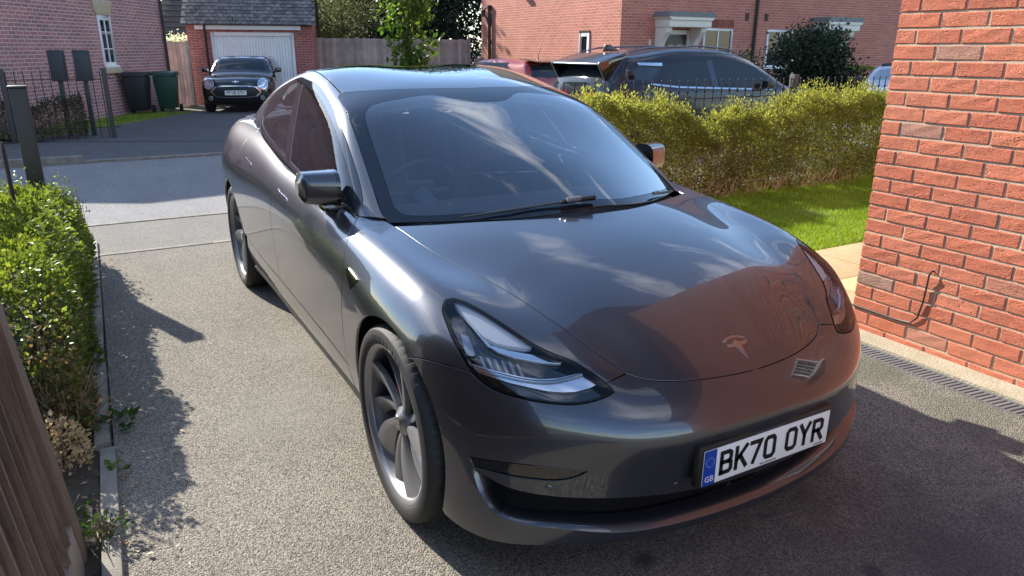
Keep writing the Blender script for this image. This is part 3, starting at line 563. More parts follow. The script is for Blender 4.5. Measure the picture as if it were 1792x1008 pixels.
# door mirrors
for s, dr in ((-1, fdoor[0]), (1, fdoor[1])):
    V = []; Fq = []; nu, nv = 28, 18
    for i in range(nv+1):
        t = i/nv; y = (.812+.146*t) if s < 0 else (.80+.125*t)
        hz = (.070-.010*t)*min(1, (1.03-t)*7)**.5; hx = (.088-.026*t)*min(1, (1.03-t)*7)**.5; cz = .998+.006*t; cx = -.765-.02*t-(.09 if s > 0 else 0)
        for k in range(nu):
            a = 2*math.pi*k/nu; c, q = math.cos(a), math.sin(a); c = math.copysign(abs(c)**.6, c); q = math.copysign(abs(q)**.6, q)
            if c < 0: c *= .75
            V.append((cx+hx*c, s*y, cz+hz*q))
    for i in range(nv):
        for k in range(nu): f = (i*nu+k, i*nu+(k+1) % nu, (i+1)*nu+(k+1) % nu, (i+1)*nu+k); Fq.append(f if s < 0 else f[::-1])
    Fq += [tuple(range(nu)) if s > 0 else tuple(range(nu))[::-1], tuple(range(nv*nu, nv*nu+nu))[::s]]
    me = mesh('door_mirror', V, Fq, True); mo = link('door_mirror', me, [PAINT, GBLK], dr); me.set_sharp_from_angle(angle=R_(50))
    for p in me.polygons:
        c = p.center
        if abs(c.y) < .826 or c.z < .945: p.material_index = 1
    MB().box((-.85-(.09 if s > 0 else 0), s*.79, .912), (-.71-(.09 if s > 0 else 0), s*.79+s*.09, .942)).build('mirror_stalk', GBLK, mo, True, .012)
    MB().box((-.853-(.09 if s > 0 else 0), s*.83, .955), (-.843-(.09 if s > 0 else 0), s*.94, 1.05)).build('mirror_glass', CHR, mo, True, .004)
# wipers
def onglass(x, y, h=.012):
    p = np.array(onG([(x, y)])); return tuple((p+grad(Fg, p)*h)[0])
for pts in (((-.315, -.47), (-.245, -.31), (-.195, -.13), (-.180, .02)), ((-.285, .40), (-.34, .50), (-.40, .60))):
    MB().tube([onglass(*p, .014) for p in pts], [.003]+[.0055]*(len(pts)-1), 6).build('wiper_blade', BLK, car, True)
wp = [onglass(-.222, .10, .03), onglass(-.185, .02, .02), onglass(-.15, .16, .004)]
MB().tube([onglass(-.19, -.12, .018), onglass(-.178, .02, .022)], [.008, .010], 8).build('wiper_arm', BLK, car, True)
MB().tube([onglass(-.186, -.10, .024), onglass(-.180, -.045, .026)], .010, 8).build('wiper_cap', mat('grey_plastic', (.16, .17, .18), .4), car, True)
MB().tube([onglass(-.275, .385, .02), onglass(-.295, .42, .024)], .008, 8).build('wiper_cap', mat('grey_plastic', (.16, .17, .18), .4), car, True)
# cowl under the screen
cv = []; cwl = cat_rom(np.array(CW), step=.05); cwl = np.r_[cwl, cwl[-2::-1]*[1, -1, 1]]
V = np.r_[cwl+[.03, 0, -.035], cwl+[-.14, 0, -.06]]; n = len(cwl)
link('cowl', mesh('cowl', V, [(i, i+1, n+i+1, n+i) for i in range(n-1)]), BLK, car)
# emblem on the bonnet, number plate
def surf_poly(name, pts, m, parent, F=Fb, c=(0, 0), n=(-.35, 0, -1), lift=.0022, sp=.03):
    O = np.array([(x, y, 1.6) for x, y in pts]); P = hit(F, O, np.array([0, 0, -1.]), 0, 1.5, 200)[0]
    return put(name, panel_data(lambda Q: F(Q)-lift, P, n, sp, gap=0, flange=.003), m, parent)
ex, ey = .597, .0
tt = [(0.0, 0.0), (.009, .011), (.011, .026), (.007, .040), (.0145, .0395), (.0185, .026), (.019, .011), (.060, 0), (.019, -.011), (.0185, -.026), (.0145, -.0395), (.007, -.040), (.011, -.026), (.009, -.011)]
EMB = mat('badge_metal', (.30, .30, .31), .25, 1.); surf_poly('emblem', [(ex+.012+a*1.05, ey+b) for a, b in tt], EMB, bonnet)
ar = [(.0, y) for y in np.linspace(-.042, .042, 9)]
surf_poly('emblem_arc', [(ex+.010-.011*(1-(y/.042)**2), y) for _, y in ar]+[(ex+.0155-.011*(1-(y/.042)**2), y) for _, y in ar[::-1]], EMB, bonnet)
# ---- lettering strokes in plate proportions (height 1)
GL = {'B': [[(0, 0), (0, 1), (.42, 1), (.55, .9), (.55, .62), (.44, .52), (0, .52)], [(.44, .52), (.58, .42), (.58, .1), (.46, 0), (0, 0)]], 'K': [[(0, 0), (0, 1)], [(.58, 1), (.06, .42)], [(.22, .58), (.6, 0)]],
 '7': [[(0, 1), (.58, 1), (.18, 0)]], '0': [[(.12, 0), (0, .14), (0, .86), (.12, 1), (.46, 1), (.58, .86), (.58, .14), (.46, 0), (.12, 0)]], 'Y': [[(0, 1), (.29, .5), (.58, 1)], [(.29, .5), (.29, 0)]],
 'R': [[(0, 0), (0, 1), (.44, 1), (.57, .9), (.57, .58), (.44, .47), (0, .47)], [(.3, .47), (.6, 0)]], 'F': [[(0, 0), (0, 1), (.55, 1)], [(0, .52), (.45, .52)]], '1': [[(.1, .82), (.3, 1), (.3, 0)]],
 '8': [[(.12, 0), (0, .12), (0, .4), (.12, .52), (.46, .52), (.58, .4), (.58, .12), (.46, 0), (.12, 0)], [(.12, .52), (.02, .62), (.02, .9), (.12, 1), (.46, 1), (.56, .9), (.56, .62), (.46, .52)]],
 'C': [[(.58, .2), (.58, .12), (.46, 0), (.12, 0), (0, .14), (0, .86), (.12, 1), (.46, 1), (.58, .88), (.58, .8)]], 'T': [[(0, 1), (.58, 1)], [(.29, 1), (.29, 0)]], 'V': [[(0, 1), (.29, 0), (.58, 1)]], 'O': None}
GL['O'] = GL['0']
def strokes(mb, ch, x, z, h, w, put3):
    for pl in GL[ch]:
        P = [np.array([x+a*h, z+b*h]) for a, b in pl]; closed = np.allclose(P[0], P[-1]); n = len(P)
        L = []; Rr = []
        for i in range(n):
            d0 = P[i]-P[i-1] if i else (P[-1]-P[-2] if closed else P[1]-P[0]); d1 = P[(i+1) % n]-P[i] if i < n-1 else (P[1]-P[0] if closed else d0)
            d0 = d0/np.linalg.norm(d0); d1 = d1/np.linalg.norm(d1); n0 = np.array([-d0[1], d0[0]]); n1 = np.array([-d1[1], d1[0]]); m = n0+n1; m = m/max(m@m, .7)*2
            e = np.zeros(2)
            if not closed and i == 0: e = -d1*w*.5
            if not closed and i == n-1: e = d0*w*.5
            L.append(P[i]+m*w*.5+e); Rr.append(P[i]-m*w*.5+e)
        V = [put3(p) for p in L]+[put3(p) for p in Rr]; mb.add(V, [(i+1, i, n+i, n+i+1) for i in range(n-1)])
PX, PZ, PT = .788, .404, .013
def text_on(name, s, size, m, parent, loc, rot, ext=.0003, align='CENTER'):
    c = bpy.data.curves.new(name, 'FONT'); c.body = s; c.size = size; c.extrude = ext; c.align_x = align; c.align_y = 'CENTER'
    o = bpy.data.objects.new(name+'_tmp', c); COL.objects.link(o); dg = bpy.context.evaluated_depsgraph_get(); me = bpy.data.meshes.new_from_object(o.evaluated_get(dg)); bpy.data.objects.remove(o)
    return link(name, me, m, parent, loc, rot)
plate = MB().box((PX-.004, -.26, PZ-.0555), (PX, .26, PZ+.0555)).build('number_plate', WHITE, car, True, .0015)
MB().box((PX-.03, -.275, PZ-.06), (PX-.005, .275, PZ+.07)).build('plate_holder', BLK, plate, True, .004)
MB().box((PX, -.26, PZ-.0555), (PX+.0006, -.214, PZ+.0555)).build('blue_band', mat('plate_blue', (.004, .05, .36), .35), plate)
INK = mat('plate_ink', (.005, .005, .005), .4); SILV = mat('plate_silver', (.7, .72, .75), .4)
x = -.200
for ch in 'BK70 OYR':
    if ch == ' ': x += .033; continue
    mb = MB(); strokes(mb, ch, x+.007, PZ-.0395+.007+.002, .065, .014, lambda p: (PX+.0012, p[0], p[1])); mb.build('plate_character', INK, plate); x += .0585
RT = (R_(90), 0, R_(90))
text_on('country_letters', 'GB', .026, SILV, plate, (PX+.0012, -.237, PZ-.036), RT)
for k in range(12):
    a = k*math.pi/6; MB().lathe([(0, .0002), (.0016, .0002)], 5).build('plate_star', SILV, plate, loc=(PX+.0012, -.237+.0145*math.sin(a), PZ+.018+.0145*math.cos(a)), rot=(0, R_(90), 0))
text_on('maker_line', 'TESLA MOTORS LTD', .0075, INK, plate, (PX+.0012, .0, PZ-.048), RT)
MB().box((PX, .2, PZ-.0495), (PX+.0012, .24, PZ-.0475)).build('maker_code', INK, plate)
# wheels
def make_wheel():
    w = MB()
    prof = [(.205, .09), (.238, .085), (.246, .02), (.246, -.05), (.255, -.085), (.268, -.095), (.2725, -.101), (.270, -.106), (.262, -.104), (.252, -.094), (.242, -.06), (.232, .0), (.228, .08), (.205, .09)]
    w.lathe(prof, 72, 'y'); rim = w.build('wheel', mat('barrel_grey', (.10, .10, .105), .45, .6), None, True)
    MB().lathe([(.2735, -.100), (.2705, -.1072), (.262, -.1055), (.252, -.0955), (.2495, -.085)], 72, 'y').build('rim_edge', RIM, rim, True)
    t = MB(); ty = [(.266, -.098), (.2715, -.107), (.285, -.1155), (.305, -.117), (.320, -.112), (.3285, -.1025), (.333, -.092), (.3345, -.078), (.3345, -.062), (.328, -.061), (.328, -.053), (.336, -.052), (.336, -.02), (.3295, -.019), (.3295, -.011), (.336, -.01), (.336, .03), (.3295, .031), (.3295, .039), (.336, .04), (.3345, .08), (.333, .092), (.3285, .1025), (.305, .117), (.285, .1165), (.262, .098)]
    n = 300; V = []; Fq = []; m = len(ty)
    for k in range(n):
        a = 2*math.pi*k/n; cut = (k % 5 == 0)
        for i, (r, h) in enumerate(ty):
            if cut and 6 <= i <= 8: r -= .0028
            V.append((r*math.cos(a), h, r*math.sin(a)))
    for k in range(n):
        for i in range(m-1): Fq.append((k*m+i, k*m+i+1, ((k+1) % n)*m+i+1, ((k+1) % n)*m+i))
    t.add(V, Fq); t.build('tyre', RUB, rim, True, angle=R_(28))
    for k in range(10):
        a0 = 2*math.pi*k/10+.1; V = []; Fq = []; nr, ns = 9, 5; alt = k % 2
        for sd in (0, 1):
            for i in range(nr):
                f = i/(nr-1); r = .045+(.256-.045)*f; wd = (.024+.086*f**.9) if not alt else (.018+.056*f**.9); sw = .36*f**1.4
                for j in range(ns):
                    s_ = j/(ns-1); a = a0+sw+(s_-.5)*wd/r*(1 if f > .1 else .9)
                    h = -.066-.028*f**.7+.034*s_*f**.6+(.012 if alt else 0)-.006*math.sin(math.pi*s_)
                    V.append((r*math.cos(a), h+sd*.022, r*math.sin(a)))
        N = nr*ns
        for i in range(nr-1):
            for j in range(ns-1):
                q = (i*ns+j, i*ns+j+1, (i+1)*ns+j+1, (i+1)*ns+j); Fq += [q, tuple(N+x for x in q[::-1])]
        for i in range(nr-1):
            for j in (0, ns-1): q = (i*ns+j, (i+1)*ns+j, N+(i+1)*ns+j, N+i*ns+j); Fq.append(q if j == 0 else q[::-1])
        MB().add(V, Fq).build('spoke', RIM, rim, True, angle=R_(25))
    MB().lathe([(0, -.084), (.026, -.084), (.031, -.080), (.05, -.066), (.056, -.03), (.06, .02)], 32, 'y').build('hub', RIM, rim, True)
    MB().lathe([(0, -.0855), (.024, -.0855), (.0255, -.083)], 32, 'y').build('centre_cap', GBLK, rim, True)
    MB().lathe([(.06, -.0), (.175, -.0), (.177, .004), (.177, .02), (.06, .02)], 48, 'y').build('brake_disc', mat('brake_steel', (.28, .28, .28), .35, 1.), rim, True)
    MB().lathe([(.06, .03), (.228, .05)], 40, 'y').build('inner_shield', mat('liner', (.008, .008, .008), .9), rim)
    cal = MB(); P = [(.185*math.cos(a), .185*math.sin(a)) for a in np.linspace(R_(150), R_(205), 8)]+[(.12*math.cos(a), .12*math.sin(a)) for a in np.linspace(R_(205), R_(150), 8)]
    cal.prism(P, -.028, .05, 1); cal.build('brake_caliper', mat('caliper_red', (.35, .012, .014), .35), rim, True, .006)
    return rim
w0 = make_wheel(); w0.parent = car
first = True
for cx in (0, -2.875):
    for s in (-1, 1):
        o = w0 if first else copy_tree(w0, car); first = False
        o.location = (cx, s*.787, .336); o.rotation_euler = (0, R_(12 if cx == 0 else 40), 0 if s < 0 else math.pi)
        for c_ in o.children:
            if c_.name.startswith('tyre'): tyre0 = c_
# tyre lettering on the near front wheel
for k, (txt, a_mid) in enumerate((('R20', 100),)):
    for i, ch in enumerate('235/35 R20'):
        if ch == ' ': continue
        a = R_(112-5.2*i); r = .297
        me = text_on('sidewall_letter', ch, .02, mat('sidewall_letter', (.055, .055, .056), .6), car, (r*math.cos(a), -.787-.1178, .336+r*math.sin(a)), (R_(90), R_(90)-a, 0), .0006)
# cabin
SEAT = mat('seat_black', (.075, .075, .078), .5); TRIMG = mat('cabin_trim', (.09, .093, .097), .6); HEADL = mat('headliner', (.16, .165, .17), .9)
for s in (-1, 1):
    st = MB().box((-1.75, s*.38-.25, .38), (-1.20, s*.38+.25, .58)).build('seat', SEAT, car, True, .06, seg=3)
    b = MB().prism([(-1.72, .5), (-1.58, .5), (-1.78, 1.12), (-1.90, 1.12)], s*.38-.25, s*.38+.25, 1); b.build('backrest', SEAT, st, True, .05, seg=3)
    MB().prism([(-1.80, 1.10), (-1.74, 1.13), (-1.82, 1.29), (-1.91, 1.28)], s*.38-.13, s*.38+.13, 1).build('headrest', SEAT, st, True, .035, seg=3)
    MB().prism([(-.62, .45), (-2.5, .45), (-2.5, .96), (-.62, .89)], s*.765, s*.785, 1).build('door_card', TRIMG, car)
    MB().prism([(-1.58, .95), (-1.68, .95), (-2.0, 1.345), (-1.88, 1.345)], s*.595, s*.60, 1).build('centre_pillar', TRIMG, car)
MB().box((-2.75, -.62, .4), (-2.35, .62, 1.1)).build('rear_bench', SEAT, car, True, .08, seg=3)
for y in (-.38, 0, .38): MB().box((-2.72, y-.12, 1.09), (-2.60, y+.12, 1.22)).build('rear_headrest', SEAT, car, True, .035)
hdl = panel_data(Fg, path(onG([(-1.12, 0), (-1.12, -.5), (-1.3, -.57), (-1.8, -.54), (-2.4, -.5)]), onG([(-2.4, -.5), (-3.0, -.5), (-3.1, 0)]), onG([(-3.1, 0), (-2, 0), (-1.12, 0)])), WN, .08, depth=.04, gap=0, flange=0)
put('headliner', join_data(hdl, mirror_data(hdl)), HEADL, car)
db = MB(); dp = [(-.30, .80), (-.33, .875), (-.62, .90), (-.86, .885), (-.90, .84), (-.86, .62), (-.4, .6)]
db.prism(dp, -.66, .66, 1); dash = db.build('dashboard', TRIMG, car, True, .03, seg=3)
scr = MB().box((-.86, -.18, .87), (-.845, .18, 1.05)).build('centre_screen', GBLK, car, True, .004)
sw = MB(); ring = [(.165*math.cos(a), .165*math.sin(a), 0) for a in np.linspace(0, 2*math.pi, 41)]
stw = sw.tube(ring, .016, 10).build('steering_wheel', mat('wheel_leather', (.03, .03, .031), .5), car, True, loc=(-.97, -.38, .905), rot=(0, R_(-62), 0))
MB().box((-.06, -.065, -.03), (.07, .065, .01)).build('wheel_boss', TRIMG, stw, True, .02)
for p in ((0, .15), (0, -.15), (-.15, 0)): MB().tube([(0, 0, -.01), (p[0], p[1], 0)], [.018, .012], 8).build('wheel_spoke', TRIMG, stw, True)
MB().tube([(-.60, -.38, .80), (-.93, -.38, .90)], .04, 10).build('steering_column', TRIMG, car, True)
MB().box((-1.17, -.12, 1.19), (-1.14, .12, 1.255)).build('rear_view_mirror', BLK, car, True, .012)
# ------------------------------------------------------------------ setting: ground, drive, road
def gz(x): return -.0125*np.clip(-10.-x, 0, 16)
VF = np.array([math.cos(YAW), math.sin(YAW)]); VR = np.array([math.sin(YAW), -math.cos(YAW)])
def DL(D, L): p = CAM[:2]+VF*D+VR*L; return float(p[0]), float(p[1])
def struct(o): o['kind'] = 'structure'; return o
def tarmac(name, c, c2, speck, scale=500., wear=.9, rough=.92, dark=()):
    """asphalt: aggregate grains, pale chips and broad worn, damp or shade-painted patches"""
    m = bpy.data.materials.new(name); m.use_nodes = True; t = m.node_tree; L = t.links.new; b = t.nodes['Principled BSDF']; b.inputs['Roughness'].default_value = rough; b.inputs['Specular IOR Level'].default_value = .3
    g = t.nodes.new('ShaderNodeNewGeometry')
    def nz_(s, d=3, ro=.6):
        n = t.nodes.new('ShaderNodeTexNoise'); n.inputs['Scale'].default_value = s; n.inputs['Detail'].default_value = d; n.inputs['Roughness'].default_value = ro; L(g.outputs['Position'], n.inputs['Vector']); return n
    v = t.nodes.new('ShaderNodeTexVoronoi'); v.inputs['Scale'].default_value = scale*.42; L(g.outputs['Position'], v.inputs['Vector'])
    v2 = t.nodes.new('ShaderNodeTexVoronoi'); v2.inputs['Scale'].default_value = scale*.10; L(g.outputs['Position'], v2.inputs['Vector'])
    def ramp(src, a, b_):
        r = t.nodes.new('ShaderNodeMapRange'); r.inputs['From Min'].default_value = a; r.inputs['From Max'].default_value = b_; r.clamp = True; L(src, r.inputs['Value']); return r.outputs[0]
    def mixc(f, A, B):
        x = t.nodes.new('ShaderNodeMix'); x.data_type = 'RGBA'; x.clamp_factor = True
        L(f, x.inputs['Factor'])
        for k, val in (('A', A), ('B', B)):
            if isinstance(val, tuple): x.inputs[k].default_value = (*val, 1)
            else: L(val, x.inputs[k])
        return x.outputs['Result']
    big = ramp(nz_(.9, 5).outputs['Fac'], .38, .66); base = mixc(big, c, c2)
    grain = t.nodes.new('ShaderNodeSeparateColor'); L(v.outputs['Color'], grain.inputs['Color'])
    gv = ramp(grain.outputs[0], 0, 1)
    st = t.nodes.new('ShaderNodeMapping'); st.inputs['Scale'].default_value = (.5, 3.2, 1); L(g.outputs['Position'], st.inputs['Vector']); n5 = t.nodes.new('ShaderNodeTexNoise'); n5.inputs['Scale'].default_value = 1.3; n5.inputs['Detail'].default_value = 6; L(st.outputs[0], n5.inputs['Vector']); tr = ramp(n5.outputs['Fac'], .35, .7); k5 = t.nodes.new('ShaderNodeMath'); k5.operation = 'MULTIPLY'; k5.inputs[1].default_value = .35; L(tr, k5.inputs[0]); base = mixc(k5.outputs[0], base, tuple(q*1.25 for q in c))
    n6 = ramp(nz_(7., 5, .7).outputs['Fac'], .3, .72); k6 = t.nodes.new('ShaderNodeMath'); k6.operation = 'MULTIPLY'; k6.inputs[1].default_value = .3; L(n6, k6.inputs[0]); base = mixc(k6.outputs[0], base, tuple(q*.68 for q in c))
    h = t.nodes.new('ShaderNodeHueSaturation'); L(base, h.inputs['Color']); mr = t.nodes.new('ShaderNodeMapRange'); mr.inputs['To Min'].default_value = 1-speck; mr.inputs['To Max'].default_value = 1+speck; L(gv, mr.inputs['Value']); L(mr.outputs[0], h.inputs['Value'])
    # dark gaps between chips
    gap = ramp(v.outputs['Distance'], .45, .8); k = t.nodes.new('ShaderNodeMath'); k.operation = 'MULTIPLY'; k.inputs[1].default_value = .55; L(gap, k.inputs[0])
    c1 = mixc(k.outputs[0], h.outputs['Color'], tuple(q*.25 for q in c))
    sp = t.nodes.new('ShaderNodeSeparateColor'); L(v2.outputs['Color'], sp.inputs['Color']); s1 = ramp(sp.outputs[1], .975, .98); s2 = ramp(v2.outputs['Distance'], .22, .12); s = t.nodes.new('ShaderNodeMath'); s.operation = 'MULTIPLY'; L(s1, s.inputs[0]); L(s2, s.inputs[1])
    c3 = mixc(s.outputs[0], c1, (.42, .38, .33))
    for (dx, dy, rad, amt, col) in dark:      # damp or mossy patches; the broadest one also carries painted shade
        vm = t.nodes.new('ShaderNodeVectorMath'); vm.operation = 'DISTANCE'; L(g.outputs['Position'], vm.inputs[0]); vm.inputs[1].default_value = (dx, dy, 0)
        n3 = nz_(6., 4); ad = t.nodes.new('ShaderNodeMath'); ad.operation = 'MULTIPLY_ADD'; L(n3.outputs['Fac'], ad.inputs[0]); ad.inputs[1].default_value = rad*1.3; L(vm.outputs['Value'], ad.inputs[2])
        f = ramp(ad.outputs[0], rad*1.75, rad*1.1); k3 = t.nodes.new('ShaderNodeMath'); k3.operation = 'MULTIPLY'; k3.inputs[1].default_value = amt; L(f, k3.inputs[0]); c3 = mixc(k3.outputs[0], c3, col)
    L(c3, b.inputs['Base Color'])
    bp = t.nodes.new('ShaderNodeBump'); bp.inputs['Strength'].default_value = .9; bp.inputs['Distance'].default_value = .006; bp.invert = True; L(v.outputs['Distance'], bp.inputs['Height']); L(bp.outputs[0], b.inputs['Normal'])
    MATS[name] = m; return m
DRIVE = tarmac('drive_tarmac', (.275, .247, .203), (.205, .185, .154), .62, dark=[(.05, 1.62, .22, .5, (.07, .085, .045)), (.55, 1.6, .3, .45, (.085, .09, .06)), (1.1, .55, .2, .45, (.05, .047, .047)), (.62, -.30, .05, .7, (.03, .03, .03)), (1.0, .28, .04, .7, (.03, .03, .03)), (1.25, .45, .95, .5, (.06, .055, .055)), (.95, 1.45, .22, .5, (.05, .048, .04)), (-.9, -1.0, .35, .3, (.26, .245, .215)), (-1.6, -.75, .25, .3, (.27, .25, .22))])  # broad grey patch ahead of the nose: damp ground plus shade painted deeper
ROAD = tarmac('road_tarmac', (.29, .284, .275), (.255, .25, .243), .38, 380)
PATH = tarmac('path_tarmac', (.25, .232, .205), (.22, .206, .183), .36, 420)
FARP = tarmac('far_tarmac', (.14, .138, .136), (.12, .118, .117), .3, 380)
CONC = mat('kerb_concrete', (.28, .255, .215), .9, var=.8, vscale=9, col2=(.15, .14, .11), bump=.4, bscale=180, rnd=.12)
SOIL = mat('soil', (.035, .026, .018), .95, var=.8, vscale=20, col2=(.07, .055, .035), bump=1., bscale=60)
GRASSM = mat('lawn_base', (.10, .15, .03), .9, var=.7, vscale=6, col2=(.15, .17, .05), bump=.8, bscale=120)
def sheet(name, x0, x1, y0, y1, z, m, nx=1):
    xs = np.linspace(x0, x1, nx+1); V = []; Fq = []
    for x in xs: V += [(x, y0, z+gz(x)), (x, y1, z+gz(x))]
    for i in range(nx): Fq.append((2*i, 2*i+2, 2*i+3, 2*i+1))
    return struct(link(name, mesh(name, V, Fq), m))
xs = np.r_[-600, -200, -60, -26, np.linspace(-24, -10, 6), 0, 60, 600]; V = []; Fq = []
for x in xs: V += [(x, -600, gz(x)-.03), (x, 600, gz(x)-.03)]
for i in range(len(xs)-1): Fq.append((2*i, 2*i+2, 2*i+3, 2*i+1))
struct(link('ground', mesh('ground', V, Fq), mat('verge_ground', (.06, .07, .03), .95, var=.7, vscale=.8, col2=(.09, .08, .05))))
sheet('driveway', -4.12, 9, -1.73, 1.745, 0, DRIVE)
sheet('near_footpath', -5.27, -4.18, -30, 40, -.004, PATH)
sheet('road', -9.55, -5.33, -40, 60, -.012, ROAD)
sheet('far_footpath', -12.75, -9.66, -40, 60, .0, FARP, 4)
# garage drive, turned with the houses on the left
def dl_poly(name, pts, z, m):
    V = [(*DL(d, l), 0) for d, l in pts]; V = [(x, y, z+gz(x)) for x, y, _ in V]
    return struct(link(name, mesh(name, V, [tuple(range(len(V)))[::-1]]), m))
def dl_grid(name, d0, d1, l0, l1, z, m, n=8):
    V = []; Fq = []
    for i in range(n+1):
        for l in (l0, l1): x, y = DL(d0+(d1-d0)*i/n, l); V.append((x, y, z+gz(x)))
    for i in range(n): Fq.append((2*i, 2*i+1, 2*i+3, 2*i+2))
    return struct(link(name, mesh(name, V, Fq), m))
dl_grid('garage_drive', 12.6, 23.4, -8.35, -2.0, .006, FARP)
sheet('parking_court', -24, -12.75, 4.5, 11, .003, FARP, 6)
# kerbs: stones laid end to end
def kerb(name, x0, x1, h, ys, top, label=None):
    root = struct(bpy.data.objects.new(name, None)); COL.objects.link(root)
    me = None
    for y in ys:
        if me is None:
            o = MB().box((x0, -.455, -.12), (x1, .455, top)).build('kerb_stone', CONC, root, True, .008); me = o.data
        else: o = link('kerb_stone', me, None, root)
        o.location = (0, y+.4575, 0)
    return root
kerb('drop_kerb', -5.33, -5.27, 0, np.arange(-6.4, 8, .915), .004)
kerb('path_edging', -4.18, -4.12, 0, np.arange(-6.4, 8, .915), .006)
kerb('far_kerb', -9.66, -9.55, .1, np.arange(-9.15, -1.9, .915), .09)
kerb('far_drop_kerb', -9.66, -9.55, .1, np.arange(-1.83, 8, .915), .022)
ke = struct(bpy.data.objects.new('drive_edging', None)); COL.objects.link(ke)
for i, x in enumerate(np.arange(-4.6, 1.4, .92)):
    MB().box((-.448, -.028, -.1), (.448, .028, .032)).build('edging_stone', CONC, ke, True, .006, loc=(x+.46, -1.762+random.uniform(-.008, .008), random.uniform(-.008, .006)), rot=(random.uniform(-.05, .05), random.uniform(-.015, .015), random.uniform(-.012, .012)))
sheet('planting_bed', -4.12, 1.5, -2.7, -1.785, .004, SOIL); sheet('neighbour_drive', -4.12, 9, -12.4, -2.7, -.004, PATH)
sheet('lawn', -4.1, -1.62, 1.9, 12, .008, GRASSM)
# paving by the house
pv = struct(bpy.data.objects.new('paving', None)); COL.objects.link(pv)
SLAB = mat('sandstone_slab', (.46, .33, .17), .85, var=.7, vscale=5, col2=(.38, .27, .14), bump=.5, bscale=30, rnd=.10)
sheet('paving_bed', -1.6, -.38, 1.9, 9, .004, mat('paving_sand', (.25, .19, .12), .95))
me = None
for j, y in enumerate(np.arange(1.95, 8.5, .6)):
    for i in range(2):
        x = -1.29+.6*i
        if me is None: o = MB().box((-.293, -.293, -.03), (.293, .293, .022)).build('paving_slab', SLAB, pv, True, .005); me = o.data
        else: o = link('paving_slab', me, None, pv)
        o.location = (x+random.uniform(-.003, .003), y+.3, random.uniform(-.002, .003)); o.rotation_euler = (random.uniform(-.004, .004), random.uniform(-.004, .004), 0)
# drain channel along the wall
dr = empty('drain_channel', (0, 1.80, 0), 0, 'grey slotted drain channel set in the tarmac along the brick wall', 'drain')
GALV = mat('galvanised_steel', (.34, .34, .34), .45, .75, var=.5, vscale=30, col2=(.2, .2, .2)); GRAT = mat('grating_grey', (.20, .20, .20), .5, .3, rnd=.15)
MB().box((-3, -.062, -.09), (3, -.052, .006)).build('outer_edge', GALV, dr, True, .002); MB().box((-3, .052, -.09), (3, .062, .006)).build('inner_edge', GALV, dr, True, .002)
MB().box((-3, -.052, -.1), (3, .052, -.07)).build('channel_bed', mat('drain_dirt', (.008, .008, .007), .95), dr)
me = None
for x in np.arange(-.55, 1.3, .0255):
    if me is None: o = MB().box((-.0078, -.052, -.02), (.0078, .052, .003)).build('grate_bar', GRAT, dr, True, .002); me = o.data
    else: o = link('grate_bar', me, None, dr)
    o.location = (x, 0, 0); o.rotation_euler = (0, 0, R_(-8))
struct(MB().box((-.42, 1.865, -.1), (7, 2.02, .018)).build('wall_footing', mat('cement_skirt', (.42, .36, .26), .9, var=.7, vscale=7, col2=(.30, .27, .17), bump=.5, bscale=90)))

